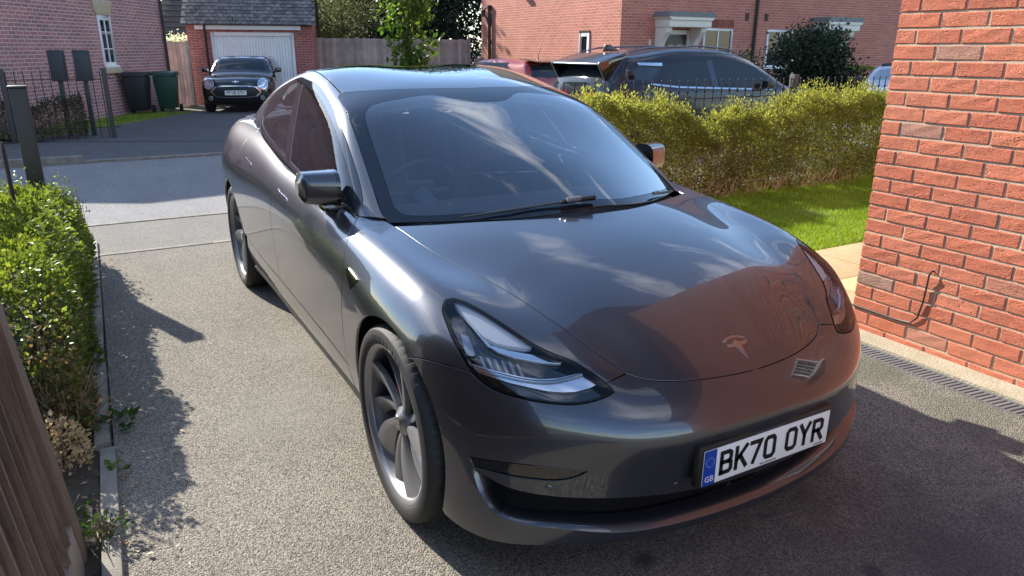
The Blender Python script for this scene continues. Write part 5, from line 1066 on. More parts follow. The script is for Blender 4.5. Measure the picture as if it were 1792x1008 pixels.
railing('iron_railing', -4.35, list(np.arange(2.6, 5.95, .128))+list(np.arange(6.1, 9.5, .128)), (.99, .3), 1.20, 'black spiked railing with a timber post behind the right hedge', (5.98,), 1.235, ball=True)
railing('iron_railing', -12.9, list(np.arange(-4.8, -1.40, .125)), (1.02, .2), 1.18, 'plain black railing in front of the shaded left house', (-1.36, -2.85, -4.5), 1.2, zb=-.04)
MB_ = None
# two meter boxes on slim posts
for k, (D_, L_) in enumerate(((13.55, -8.13), (13.55, -7.68))):
    b = empty('post_box', face_cam(D_, L_), ROTV+R_(12), ('left' if k == 0 else 'right')+' of two dark boxes on slim posts behind the far railing', 'utility box', 'boxes on posts')
    BOXM = mat('box_grey', (.035, .042, .05), .5)
    MB().box((-.12, -.08, .97), (.12, .08, 1.47)).build('box', BOXM, b, True, .012); MB().prism([(-.125, 1.47), (.125, 1.47), (.11, 1.495), (-.11, 1.495)], -.085, .085, 1).build('lid', BOXM, b); MB().box((-.035, -.03, 0), (.035, .03, .98)).build('post', BOXM, b, True, .005)
# wheelie bins
def bin_(D_, L_, m, label, rz):
    b = empty('wheelie_bin', face_cam(D_, L_), ROTV+R_(rz), label, 'bin', 'wheelie bins by the left house')
    V = []; 
    for z, w_, d_ in ((.10, .19, .24), (.92, .25, .33)): V += [(-w_, -d_, z), (w_, -d_, z), (w_, d_, z), (-w_, d_, z)]
    MB().add(V, [(3, 2, 1, 0), (4, 5, 6, 7), (0, 1, 5, 4), (1, 2, 6, 5), (2, 3, 7, 6), (3, 0, 4, 7)]).build('body', m, b, True, .03)
    MB().prism([(-.36, .93), (.36, .93), (.33, 1.0), (.2, 1.03), (-.2, 1.03), (-.33, 1.0)], -.27, .27, 0).build('lid', m, b, True, .015)
    MB().tube([(-.25, .37, .95), (.25, .37, .95)], .018, 6).build('handle', m, b, True)
    for s in (-1, 1): MB().lathe([(.0, -.03), (.1, -.03), (.1, .03), (0, .03)], 14, 'y').build('wheel', RUB, b, True, loc=(s*.24, .25, .1), rot=(0, 0, R_(90)))
    for k in range(3): MB().box((.06, -.345, .62-k*.08), (.16, -.335, .665-k*.08)).build('marking', mat('bin_marking', (.6, .6, .6), .6), b, rot=(R_(-6), 0, 0), loc=(0, .025, 0))
bin_(18.9, -9.42, mat('bin_black', (.014, .018, .022), .45), 'black wheelie bin against the left house, left of the green one', 12)
bin_(19.6, -9.02, mat('bin_green', (.012, .05, .03), .45), 'dark green wheelie bin beside the grey garden gate', 12)
# ------------------------------------------------------------------ planting
def leaf_mat(name, cols, trans=.35, rough=.45, spec=.35):
    """leaf: tone attribute picks between the colours, light passes through the blade"""
    m = bpy.data.materials.new(name); m.use_nodes = True; t = m.node_tree; t.nodes.clear(); L = t.links.new
    o = t.nodes.new('ShaderNodeOutputMaterial'); b = t.nodes.new('ShaderNodeBsdfPrincipled'); b.inputs['Roughness'].default_value = rough; b.inputs['Specular IOR Level'].default_value = spec
    tl_ = t.nodes.new('ShaderNodeBsdfTranslucent'); mx_ = t.nodes.new('ShaderNodeMixShader'); mx_.inputs[0].default_value = trans
    a = t.nodes.new('ShaderNodeAttribute'); a.attribute_name = 'tone'; r = t.nodes.new('ShaderNodeValToRGB'); e = r.color_ramp; s = t.nodes.new('ShaderNodeSeparateColor'); L(a.outputs['Color'], s.inputs[0]); L(s.outputs[0], r.inputs['Fac'])
    e.elements[0].position = 0; e.elements[0].color = (*cols[0], 1); e.elements[1].position = 1; e.elements[1].color = (*cols[-1], 1)
    for i, c in enumerate(cols[1:-1]): q = e.elements.new((i+1)/(len(cols)-1)); q.color = (*c, 1)
    h = t.nodes.new('ShaderNodeHueSaturation'); h.inputs['Value'].default_value = 1.5; h.inputs['Saturation'].default_value = 1.15; L(r.outputs['Color'], h.inputs['Color'])
    L(r.outputs['Color'], b.inputs['Base Color']); L(h.outputs['Color'], tl_.inputs['Color']); L(b.outputs[0], mx_.inputs[1]); L(tl_.outputs[0], mx_.inputs[2]); L(mx_.outputs[0], o.inputs[0]); MATS[name] = m; return m
def leaves(P, size, rs, tone, up=.3, dirs=None, jit=.35, aspect=.55):
    """one folded diamond per point -> V, F, colours"""
    n = len(P); d = rs.normal(size=(n, 3)); d[:, 2] += up
    if dirs is not None: d = d*.6+dirs
    d /= np.linalg.norm(d, axis=1, keepdims=True); q = rs.normal(size=(n, 3)); s = np.cross(d, q); s /= np.linalg.norm(s, axis=1, keepdims=True)+1e-9; nn = np.cross(d, s)
    sz = size*(1+jit*rs.uniform(-1, 1, n))[:, None]
    V = np.stack([P, P+d*sz*.5+s*sz*aspect*.5+nn*sz*.08, P+d*sz, P+d*sz*.5-s*sz*aspect*.5+nn*sz*.08], 1).reshape(-1, 3)
    F_ = np.arange(4*n).reshape(n, 4); c = np.repeat(np.c_[tone, tone, tone, np.ones(n)], 4, 0)
    return V, F_, c
def twigs(A, B, r, rs):
    """thin three-sided sticks from A to B"""
    n = len(A); d = B-A; L_ = np.linalg.norm(d, axis=1, keepdims=True)+1e-9; d = d/L_; q = rs.normal(size=(n, 3)); s = np.cross(d, q); s /= np.linalg.norm(s, axis=1, keepdims=True); w_ = np.cross(d, s); r = np.broadcast_to(np.asarray(r, float).reshape(-1, 1), (n, 1))
    V = []
    for k in range(3): a = 2*math.pi*k/3; o_ = (s*math.cos(a)+w_*math.sin(a))*r; V += [A+o_, B+o_*.45]
    V = np.stack(V, 1).reshape(-1, 3); i = np.arange(n)[:, None]*6
    return V, np.concatenate([i+np.array([[0, 2, 3, 1]]), i+np.array([[2, 4, 5, 3]]), i+np.array([[4, 0, 1, 5]])])
def vnoise(P, f, seed=0):
    """cheap smooth noise"""
    rs = np.random.default_rng(seed); o = np.zeros(len(P))
    for k in range(5):
        w_ = rs.normal(size=3)*f*(1+.5*k); o += np.sin(P@w_+rs.uniform(0, 6.3))/(1+.4*k)
    return o/3
BARK = mat('bark', (.075, .06, .045), .9, var=.6, vscale=30, bump=.6, bscale=120); TWIG = mat('dry_twig', (.20, .155, .10), .85)
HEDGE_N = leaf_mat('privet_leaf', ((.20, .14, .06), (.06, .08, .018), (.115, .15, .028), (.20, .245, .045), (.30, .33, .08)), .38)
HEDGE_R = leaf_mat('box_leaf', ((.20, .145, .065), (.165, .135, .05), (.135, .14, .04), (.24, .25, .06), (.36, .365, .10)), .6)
SHADE_L = leaf_mat('shade_leaf', ((.07, .055, .035), (.035, .05, .018), (.06, .075, .03)), .3); DARK_L = leaf_mat('dark_leaf', ((.006, .014, .006), (.014, .03, .012), (.028, .05, .02)), .25)
WILLOW = leaf_mat('willow_leaf', ((.06, .075, .025), (.11, .125, .05), (.19, .20, .09)), .4); ROWAN = leaf_mat('rowan_leaf', ((.05, .09, .015), (.10, .17, .03), (.22, .30, .07)), .45)
def hedge(name, label, x0, x1, y0, y1, top, n, size, lm, rs, tones, group=None, spikes=0, base=0., stems=400, dry=None, shell=.10, inner=0, up=.5, gapk=-.62):
    root = empty(name, ((x0+x1)/2, (y0+y1)/2, 0), 0, label, 'hedge', group); c0 = np.array([(x0+x1)/2, (y0+y1)/2, 0])
    def surf(m):
        """points near the faces of an uneven box"""
        u = rs.uniform(size=(m, 3)); w_ = np.array([(x1-x0), (y1-y0)]); H = top(x0+u[:, 0]*w_[0], y0+u[:, 1]*w_[1])
        ar = np.array([w_[0]*w_[1], 2*w_[1]*H.mean(), 2*w_[0]*H.mean()]); f = rs.choice(3, m, p=ar/ar.sum()); P = np.c_[x0+u[:, 0]*w_[0], y0+u[:, 1]*w_[1], base+u[:, 2]*(H-base)]
        side = rs.integers(0, 2, m); dpt = np.abs(rs.normal(size=m))*shell
        a = f == 1; P[a, 0] = np.where(side[a], x1-dpt[a], x0+dpt[a]); b_ = f == 2; P[b_, 1] = np.where(side[b_], y1-dpt[b_], y0+dpt[b_]); c_ = f == 0; P[c_, 2] = H[c_]-dpt[c_]*.8
        N = np.zeros((m, 3)); N[a, 0] = np.where(side[a], 1, -1); N[b_, 1] = np.where(side[b_], 1, -1); N[c_, 2] = 1
        bump = vnoise(P, 5., 3)*.06+vnoise(P, 16., 5)*.035; P += N*bump[:, None]
        # round the shoulders
        t = np.clip((P[:, 2]-H+.22)/.22, 0, 1)**2; P[:, 0] += (c0[0]-P[:, 0])*t*.28; P[:, 1] += (c0[1]-P[:, 1])*t*(.28 if (y1-y0) < 1.2 else .02)
        keep = vnoise(P*[1, 1, .45], 12., 9)+vnoise(P*[1, 1, .5], 30., 4)*.7 > gapk
        return P[keep], N[keep], H[keep]
    P, N, H = surf(n); tone = tones(P, H, rs)
    if spikes:
        S_ = []
        for k in range(spikes):
            sx = rs.uniform(x0+.12, x1-.12); sy = rs.uniform(y0, y1); h = top(np.array([sx]), np.array([sy]))[0]; m = int(rs.integers(10, 34)); hh = rs.uniform(.06, .30)*rs.uniform(.4, 1)
            z = h-.04+rs.uniform(0, hh, m); S_.append(np.c_[sx+rs.normal(size=m)*.018, sy+rs.normal(size=m)*.018, z])
        S_ = np.concatenate(S_); P = np.r_[P, S_]; N = np.r_[N, np.tile([0, 0, 1.], (len(S_), 1))]; tone = np.r_[tone, np.clip(.75+rs.normal(size=len(S_))*.15, 0, 1)]
    V, F_, c = leaves(P, size, rs, tone, up, N*.8); link('foliage', tri_mesh('foliage', V-c0, F_, False, c), lm, root)['kind'] = 'stuff'
    A = np.c_[rs.uniform(x0+.1, x1-.1, stems), rs.uniform(y0+.05, y1-.05, stems), np.zeros(stems)]; hh = top(A[:, 0], A[:, 1]); B_ = A+np.c_[np.clip(rs.normal(size=(stems, 2)), -1, 1)*.07, hh*rs.uniform(.5, .92, stems)]
    V, F_ = twigs(A, B_, .0045, rs); link('stems', tri_mesh('stems', V-c0, F_), TWIG, root)['kind'] = 'stuff'
    if inner:
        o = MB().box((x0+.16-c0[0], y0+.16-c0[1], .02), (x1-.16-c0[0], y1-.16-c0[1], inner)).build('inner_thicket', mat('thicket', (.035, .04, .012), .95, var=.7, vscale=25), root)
    return root
rsN = np.random.default_rng(11)
topN = lambda x, y: .56+.10*np.clip((x+4.2)/1.6, 0, 1)+.05*np.sin(x*5.1+y*3)+.03*np.sin(x*13+y*7)-.30*np.clip((x+1.35)/.5, 0, 1)
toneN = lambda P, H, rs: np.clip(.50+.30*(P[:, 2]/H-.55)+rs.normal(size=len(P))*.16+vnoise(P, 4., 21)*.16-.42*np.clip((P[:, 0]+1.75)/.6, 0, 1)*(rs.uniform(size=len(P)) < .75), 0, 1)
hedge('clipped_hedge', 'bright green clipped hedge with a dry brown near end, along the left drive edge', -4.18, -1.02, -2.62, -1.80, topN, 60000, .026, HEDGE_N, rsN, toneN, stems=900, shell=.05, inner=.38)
rsR = np.random.default_rng(12)
topR = lambda x, y: .90+.05*np.sin(y*2.3+1)+.05*np.sin(y*6.1+x*2)+.035*np.sin(y*15)+.03*np.sin(y*23+x*9)-.16*np.exp(-((y-4.05)/.3)**2)-.10*np.exp(-((y-4.9)/.35)**2)+.07*np.clip((y-5.6), 0, 1.2)+.06*np.exp(-((y-2.9)/.4)**2)
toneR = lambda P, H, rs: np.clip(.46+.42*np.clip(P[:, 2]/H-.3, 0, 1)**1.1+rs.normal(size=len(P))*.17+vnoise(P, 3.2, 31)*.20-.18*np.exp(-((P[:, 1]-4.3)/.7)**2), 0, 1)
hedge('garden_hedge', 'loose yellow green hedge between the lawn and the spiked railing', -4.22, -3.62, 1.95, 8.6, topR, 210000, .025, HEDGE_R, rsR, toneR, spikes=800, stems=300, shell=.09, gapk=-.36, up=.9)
rsS = np.random.default_rng(13)
tS = lambda x, y: .62+.1*np.sin(y*3)+.06*np.sin(y*9+x*4); toneS = lambda P, H, rs: np.clip(.45+rs.normal(size=len(P))*.25, 0, 1)
hedge('shaded_shrubs', 'low brownish shrubs in shade along the far left railing', -13.75, -13.0, -5.2, -1.75, tS, 16000, .035, SHADE_L, rsS, toneS, stems=500, shell=.12)
# dry leaves and weeds in the near bed
def clump(name, label, cat, c, n, r, h, size, lm, tone, rs, up=1.2, stems=10, group=None):
    root = empty(name, c, 0, label, cat, group); a = rs.uniform(0, 6.3, n); rr = r*np.sqrt(rs.uniform(size=n)); z = h*rs.uniform(.1, 1, n)*(1-.5*(rr/r)**2)
    P = np.c_[rr*np.cos(a), rr*np.sin(a), z]; V, F_, cc = leaves(P, size, rs, np.clip(tone+rs.normal(size=n)*.15, 0, 1), up, np.c_[np.cos(a), np.sin(a), .3*np.ones(n)]*.8); link('leaves', tri_mesh('leaves', V, F_, False, cc), lm, root)['kind'] = 'stuff'
    A = np.c_[rs.normal(size=(stems, 2))*r*.2, np.zeros(stems)]; B_ = np.c_[rs.normal(size=(stems, 2))*r*.6, h*rs.uniform(.5, 1, stems)]; V, F_ = twigs(A, B_, .003, rs); link('stems', tri_mesh('stems', V, F_), TWIG, root)['kind'] = 'stuff'
    return root
DRYL = leaf_mat('dry_leaf', ((.22, .14, .07), (.42, .30, .16), (.55, .42, .25)), .3); WEED = leaf_mat('weed_leaf', ((.03, .06, .015), (.06, .12, .02), (.13, .20, .04)), .35)
rc_ = np.random.default_rng(5)
clump('dried_plant', 'pale dried curled leaves at the near end of the left hedge', 'plant', (-.86, -1.93, 0), 1000, .13, .22, .020, DRYL, .65, rc_, stems=16)
clump('dried_plant', 'thin straw coloured dead stems in front of the left hedge', 'plant', (-1.15, -1.90, 0), 200, .17, .34, .024, DRYL, .35, rc_, stems=90)
clump('weed', 'upright bright green weed by the dried leaves', 'weed', (-1.0, -1.84, 0), 34, .04, .20, .035, WEED, .65, rc_, stems=6)
clump('weed', 'broad dark weed spilling over the kerb on to the tarmac', 'weed', (-1.12, -1.72, 0), 24, .07, .035, .05, WEED, .15, rc_, .4, stems=4)
clump('weed', 'small light weed growing beside the kerb joint', 'weed', (-.72, -1.73, 0), 14, .035, .035, .04, WEED, .45, rc_, .5, stems=3)
clump('weed', 'low grey green tuft in the bed near the fence post', 'weed', (-.48, -1.88, 0), 40, .07, .05, .03, WEED, .3, rc_, .5, stems=8)
clump('weed', 'wiry tuft creeping over the kerb nearest the camera', 'weed', (-.30, -1.775, .03), 110, .08, .05, .018, WEED, .15, rc_, .6, stems=40)
clump('seed_stalk', 'two dark seed stalks sticking out of the left hedge end', 'weed', (-3.75, -1.78, .3), 20, .05, .32, .02, SHADE_L, .3, rc_, stems=3)
# litter of dead leaves on the bed and the tarmac edge
n = 420; P = np.c_[rc_.uniform(-4, .6, n), -1.76+np.where(rc_.uniform(size=n) < .7, -rc_.uniform(.04, .5, n), rc_.uniform(.0, .30, n)**1.0*rc_.uniform(size=n)), np.full(n, .012)]
V, F_, cc = leaves(P, .022, rc_, rc_.uniform(size=n), -.02); V[:, 2] = .008+np.abs(V[:, 2]-.012)*.5; o = link('leaf_litter', tri_mesh('leaf_litter', V, F_, False, cc), DRYL); tag(o, 'scattered dead leaves along the left kerb and bed', 'leaf litter', kind='stuff')
# grass
GRASS = leaf_mat('grass_blade', ((.09, .14, .02), (.17, .25, .03), (.27, .37, .05), (.36, .42, .10)), .4, .5)
def grass(name, label, pts, h, rs):
    n = len(pts); a = rs.uniform(0, 6.3, n); w_ = .0022+.0015*rs.uniform(size=n); hh = h*rs.uniform(.5, 1.2, n); ln = np.c_[rs.normal(size=(n, 2))*.4, np.ones(n)]*hh[:, None]
    s = np.c_[np.cos(a), np.sin(a), np.zeros(n)]*w_[:, None]; V = np.stack([pts-s, pts+s, pts+ln], 1).reshape(-1, 3); F_ = np.arange(3*n).reshape(n, 3)
    t = np.clip(.5+vnoise(pts, 2.2, 8)*.28+rs.normal(size=n)*.16, 0, 1); o = link(name, tri_mesh(name, V, F_, False, np.repeat(np.c_[t, t, t, np.ones(n)], 3, 0)), GRASS); return tag(o, label, 'grass', kind='stuff')
rg_ = np.random.default_rng(6); n = 130000
P = np.c_[rg_.uniform(-3.75, -1.6, n)+rg_.normal(size=n)*.015, 1.95+rg_.uniform(size=n)*5.6, np.full(n, .008)]; bare = np.exp(-(((P[:, 0]+2.55)/.22)**2+((P[:, 1]-4.35)/.35)**2)); P = P[rg_.uniform(size=n) > bare*.8]
grass('lawn_grass', 'short sunlit lawn grass between hedge and sandstone paving', P, .038, rg_)
n = 9000; D_ = rg_.uniform(13.7, 19.5, n); L_ = -9.6+rg_.uniform(size=n)*1.25; q = np.array([DL(a, b) for a, b in zip(D_, L_)]); ok = q[:, 0] < -12.8; q = q[ok]
grass('verge_grass', 'narrow strip of shaded grass beside the left house', np.c_[q, gz(q[:, 0])], .06, rg_)
dl_poly('grass_strip', [(13.0, -9.7), (13.0, -8.35), (19.6, -8.35), (19.6, -9.7)], .002, GRASSM)
# straw-like bare stems under the right hedge
n = 260; A = np.c_[rg_.uniform(-3.66, -3.5, n), rg_.uniform(3.0, 6.4, n), np.zeros(n)]; B_ = A+np.c_[rg_.normal(size=n)*.05+.02, rg_.normal(size=n)*.09, rg_.uniform(.05, .24, n)]
V, F_ = twigs(A, B_, .004, rg_); o = link('straw_stems', tri_mesh('straw_stems', V, F_), mat('straw', (.42, .32, .18), .85)); tag(o, 'pale dry stems along the foot of the right hedge', 'dry grass', kind='stuff')
# ------------------------------------------------------------------ trees and shrubs
def tree(name, label, base, th, crown, n, size, lm, rs, trunk_r=.08, clumps=14, up=.1, tone=.5, droop=0., cat='tree', group=None, limbs=9, gaps=-.3, tgrad=.3):
    root = empty(name, base, rs.uniform(0, 6), label, cat, group); cz, rx, rz = crown
    t = MB(); t.tube([(0, 0, -.3), (trunk_r*.3, 0, th*.5), (0, trunk_r*.4, th), (0, 0, cz+rz*.6)], [trunk_r*1.25, trunk_r, trunk_r*.8, trunk_r*.2], 8)
    C_ = []
    for k in range(clumps):
        a = rs.uniform(0, 6.3); r = rx*math.sqrt(rs.uniform(.05, 1))*.75; z = cz+rz*rs.uniform(-.85, .85); f = math.sqrt(max(.1, 1-((z-cz)/rz)**2)); C_.append((r*f*math.cos(a), r*f*math.sin(a), z))
    for c in C_[:limbs]:
        z0 = th*.55+(c[2]-th*.55)*.35; m_ = (c[0]*.45, c[1]*.45, (z0+c[2])/2+.1); t.tube([(0, 0, z0), m_, c], [trunk_r*.45, trunk_r*.3, trunk_r*.1], 6)
    t.build('trunk', BARK, root, True)
    C_ = np.array(C_); k = rs.integers(0, len(C_), n); rad = rx*.42*(1+.3*rs.normal(size=n)); d = rs.normal(size=(n, 3)); d /= np.linalg.norm(d, axis=1, keepdims=True); P = C_[k]+d*(rad*rs.uniform(.3, 1, n)**.5)[:, None]*[1, 1, .8]
    P[:, 2] -= droop*rs.uniform(size=n)**2; keep = vnoise(P, 3.5/rx, 2)+vnoise(P, 9/rx, 5)*.7 > gaps; P = P[keep]; d = d[keep]; ct = rs.uniform(-.22, .22, len(C_))[k[keep]]
    V, F_, c = leaves(P, size, rs, np.clip(tone+ct+tgrad*(P[:, 2]-cz)/rz*.5+rs.normal(size=len(P))*.15, 0, 1), up-droop, d*.5); o = link('crown', tri_mesh('crown', V, F_, False, c), lm, root); o['kind'] = 'stuff'
    return root
rt_ = np.random.default_rng(9)
tree('young_tree', 'slim young tree with large bright leaves in front of the grey fence', face_cam(23.6, -3.2), 1.4, (2.35, .95, 1.75), 1700, .21, ROWAN, rt_, .05, 22, .2, .55, .1, gaps=-.5, limbs=14)
tree('willow_tree', 'pale grey green bushy tree rising behind the fence, right of the garage', face_cam(29.5, -6.5), 2., (2.8, 2.0, 2.4), 15000, .085, WILLOW, rt_, .1, 40, .0, .5, .4, gaps=-.75)
for k, (D_, L_, s_, lb) in enumerate(((36.5, -6.3, 1.45, 'dark tree filling the gap behind the young tree'), (34, -2.6, 1.35, 'dark tree behind the right end of the board fence'), (37, -8.5, 1.5, 'tall dark tree above the garage roof'), (40, .5, 1.6, 'dark tree next to the lit brick house wall'), (42, -12, 1.9, 'tall dark tree seen over the far brown roof'), (44, -5.5, 2.0, 'tallest dark tree at the back above the fence'))):
    tree('dark_tree', lb, face_cam(D_, L_), 2., (3.6*s_, 2.4*s_, 3.2*s_), 15000, .21, DARK_L if k != 1 else DARK_L, rt_, .16, 46, .0, .45, .2, gaps=-1.3, group='trees behind the fence')
tree('dark_shrub', 'large dense dark shrub in front of the right house', face_cam(18.6, 7.3), .3, (1.0, 1.12, 1.08), 16000, .085, DARK_L, rt_, .05, 34, .3, .5, 0, 'shrub', gaps=-1.2)
tree('dark_shrub', 'low dark bush left of the large shrub, below the house window', face_cam(18.4, 5.6), .2, (.7, .85, .62), 3500, .07, DARK_L, rt_, .04, 18, .3, .25, 0, 'shrub', gaps=-1.2)
tree('flowering_shrub', 'small pale leaved bush showing over the garden gate', face_cam(24.0, -10.4), .8, (1.85, .5, .5), 700, .09, leaf_mat('pale_leaf', ((.25, .3, .12), (.5, .55, .35), (.75, .75, .6)), .4), rt_, .03, 10, .2, .7, 0, 'shrub', gaps=-1)
hf = lambda x, y: .95+0*x+.03*np.sin(y*5); cx_, cy_ = DL(24, 10.8)
hedge('far_hedge', 'small flat-topped green hedge by the distant brick house', cx_-1.6, cx_+.2, cy_-1.1, cy_+1.5, hf, 9000, .06, HEDGE_N, rt_, lambda P, H, rs: np.clip(.25+.5*(P[:, 2]/H > .88)+rs.normal(size=len(P))*.12, 0, 1), stems=40, shell=.05, inner=.7)
# ------------------------------------------------------------------ the other cars: smooth shells from a few profile lines
def spl(pts):
    p = np.array(pts, float); o = np.argsort(p[:, 0]); xs_ = p[o, 0]; ys_ = p[o, 1]; D = nat(xs_)
    return lambda x: wts(xs_, D, np.asarray(x, float).ravel())@ys_
def simple_shell(roof, bel, W0, wroof, nose, tail, crown=.05, k=.12, kend=.12, plan=.16, floor=.22):
    """car pointing +x; roof(x) centre line, bel(x) belt height, W0(x) half width"""
    def F(P):
        x, y, z = P[:, 0], np.abs(P[:, 1]), P[:, 2]; w = W0(x); b = bel(x)
        t = (z-roof(x)+crown*(y/.7)**2)*.85
        lo = w-.05*np.clip((.55-z)/.35, 0, 1)**2-.03*np.clip((z-.6)/(b-.6+1e-3), 0, 1.2)**2
        hi = lo-wroof*np.clip(z-b, 0, 1)-.04*np.clip((z-b)*12, 0, 1)*0
        s = (y-hi)*.93
        f = (x-nose(z)+plan*(y/.8)**2.6)*.9; r = (tail(z)-x+plan*.6*(y/.8)**3)*.9
        return smax(smax(smax(t, s, k), f, kend), smax(r, floor-z, .06), kend)
    return F
def shell_mesh(F, x0, x1, ns=90, na=48, zc=.6):
    xs_ = x0+(x1-x0)*(.5-.5*np.cos(np.linspace(.02, math.pi-.02, ns))); V = []
    an = np.linspace(-.5*math.pi+.02, 1.5*math.pi+.02, na, endpoint=False); keep = []
    for x in xs_:
        O = np.repeat([[x, 0, zc]], na, 0); D_ = np.c_[np.zeros(na), np.cos(an), np.sin(an)]
        lo = np.zeros(na); hi = np.full(na, 2.); 
        if F(O[:1])[0] > 0: continue
        for _ in range(26):
            m = (lo+hi)/2; ins = F(O+m[:, None]*D_) < 0; lo = np.where(ins, m, lo); hi = np.where(ins, hi, m)
        V.append(O+lo[:, None]*D_)
    n = len(V); V = np.concatenate(V); Fq = [(i*na+j, i*na+(j+1) % na, (i+1)*na+(j+1) % na, (i+1)*na+j) for i in range(n-1) for j in range(na)]
    Fq += [tuple(range(na))[::-1], tuple(range((n-1)*na, n*na))]
    N = grad(F, V); f0 = Fq[(n//2)*na+na//3]; c = np.cross(V[f0[1]]-V[f0[0]], V[f0[2]]-V[f0[0]])
    if c@N[f0[0]] < 0: Fq = [f[::-1] for f in Fq]
    return mesh('body', V, Fq, normals=N)
def side_pts(F, L): 
    """(x,z) outline -> points on the +y flank"""
    P, _ = hit(F, np.array([(x, 1.6, z) for x, z in L]), np.array([0, -1., 0]), 0, 1.6, 80); return P
def front_pts(F, L, d=1): return hit(F, np.array([(d*3.2, y, z) for y, z in L]), np.array([-1.*d, 0, 0]), 0, 3.2, 160)[0]
def glued(name, F, P, n, m, par, lift=.004, sp=.06, mir=True, fl_=.008):
    d = panel_data(lambda Q: F(Q)-lift, P, n, sp, gap=0, flange=fl_); return both(name, d, m, par) if mir else put(name, d, m, par)
def simple_wheels(par, xf, xr, y, r, rim=RIM):
    me = None
    for x in (xf, xr):
        for s in (-1, 1):
            t = MB().lathe([(r*.66, -.1), (r*.9, -.11), (r*.98, -.09), (r, -.04), (r, .06), (r*.9, .1), (r*.6, .1)], 36, 'y').build('wheel', RUB, par, True, loc=(x, s*y, r), rot=(0, 0, 0 if s < 0 else math.pi))
            MB().lathe([(0, -.085), (r*.12, -.09), (r*.6, -.075), (r*.67, -.1), (r*.67, .08)], 28, 'y').build('rim', mat('liner', (.008, .008, .008), .9), t, True)
            for k in range(5): a = k*2*math.pi/5; MB().tube([(0, -.095, 0), (r*.62*math.cos(a), -.10, r*.62*math.sin(a))], [.035, .028], 6).build('spoke', rim, t, True)
DGL = mat('dark_car_glass', (.018, .024, .028), .03, spec=.5); NAVY = mat('navy_paint', (.016, .019, .028), .25, .3, coat=.35, coatr=.02); BLKP = mat('black_paint', (.008, .009, .010), .2, .2, coat=1., coatr=.02); REDP = mat('red_paint', (.28, .022, .014), .3, .1, coat=1.); SILP = mat('silver_paint', (.42, .44, .47), .3, .7, coat=1.)
TLR = mat('lamp_red', (.22, .006, .008), .12, coat=1.)
# --- dark SUV on the road beyond the hedge
suv = empty('parked_suv', (-7.35, 7.0, -.07), R_(90), 'dark blue black SUV parked on the road beyond the right hedge', 'car')
rf_ = spl([(-2.35, 1.12), (-2.25, 1.28), (-2.1, 1.44), (-1.7, 1.53), (-1.1, 1.60), (-.4, 1.625), (.2, 1.59), (.7, 1.46), (1.2, 1.20), (1.45, 1.08), (1.8, 1.03), (2.15, .94), (2.35, .80)])
bl_ = spl([(-2.4, 1.06), (-1.5, 1.06), (-1.0, 1.03), (0, .98), (1, .97), (2.4, .95)]); w0_ = spl([(-2.4, .84), (-1.8, .91), (-.5, .926), (1, .92), (1.8, .90), (2.4, .80)])
Fs = simple_shell(rf_, bl_, w0_, .36, spl([(.2, 2.2), (.5, 2.29), (.75, 2.28), (.95, 2.18), (1.2, 2.0), (1.7, 1.9)]), spl([(.2, -2.22), (.5, -2.3), (.9, -2.27), (1.15, -2.2), (1.4, -2.0), (1.6, -1.8), (1.8, -1.6)]), plan=.2)
link('body', shell_mesh(Fs, -2.32, 2.31), NAVY, suv)
def flip(P): return P*[1, -1, 1]
SD = (0, -1, -.15)
glued('rear_window', Fs, side_pts(Fs, [(-1.38, 1.10), (-1.0, 1.07), (-.28, 1.035), (-.34, 1.41), (-.8, 1.41), (-1.13, 1.37), (-1.24, 1.30)]), SD, DGL, suv)
glued('front_window', Fs, side_pts(Fs, [(-.14, 1.03), (.4, 1.01), (.98, 1.0), (.99, 1.09), (.7, 1.28), (.45, 1.39), (.1, 1.43), (-.2, 1.43)]), SD, DGL, suv)
glued('pillar_trim', Fs, side_pts(Fs, [(-.29, 1.03), (-.15, 1.02), (-.21, 1.43), (-.33, 1.425)]), SD, GBLK, suv)
glued('belt_strip', Fs, side_pts(Fs, [(-1.52, 1.10), (-1.0, 1.045), (0, 1.005), (.98, .975), (.98, .992), (0, 1.027), (-1.0, 1.067), (-1.5, 1.118)]), SD, CHR, suv, .008)
glued('roof_strip', Fs, side_pts(Fs, [(-2.0, 1.375), (-1.6, 1.40), (-1.24, 1.395), (-1.25, 1.355), (-1.6, 1.365), (-2.0, 1.345)]), SD, CHR, suv, .012)
glued('quarter_gloss', Fs, side_pts(Fs, [(-1.92, 1.14), (-1.5, 1.13), (-1.3, 1.33), (-1.6, 1.345), (-1.9, 1.33)]), SD, GBLK, suv, .003)
glued('wheel_arch_trim', Fs, side_pts(Fs, [(-1.78+0, .36), (-1.76, .60), (-1.62, .76), (-1.36, .82), (-1.1, .76), (-.97, .60), (-.95, .36), (-1.0, .36), (-1.03, .58), (-1.15, .71), (-1.36, .76), (-1.57, .71), (-1.7, .58), (-1.73, .36)]), SD, BLK, suv, .006)
for dx in (-.78, .52): glued('door_handle', Fs, side_pts(Fs, [(dx, .885), (dx+.2, .875), (dx+.2, .905), (dx, .915)]), SD, NAVY, suv, .02)
glued('door_gap', Fs, side_pts(Fs, [(-.26, .35), (-.25, .35), (-.19, 1.0), (-.20, 1.0)]), SD, BLK, suv, .001)
glued('tail_light', Fs, front_pts(Fs, [(.2, .98), (.55, .99), (.8, .96), (.78, .86), (.55, .88), (.2, .9)], -1), (.95, -.35, -.1), TLR, suv, .006)
glued('rear_screen', Fs, np.r_[front_pts(Fs, [(-.62, 1.06), (0, 1.05), (.62, 1.06), (.56, 1.33), (0, 1.35), (-.56, 1.33)], -1)], (.9, 0, -.3), DGL, suv, .004, mir=False)
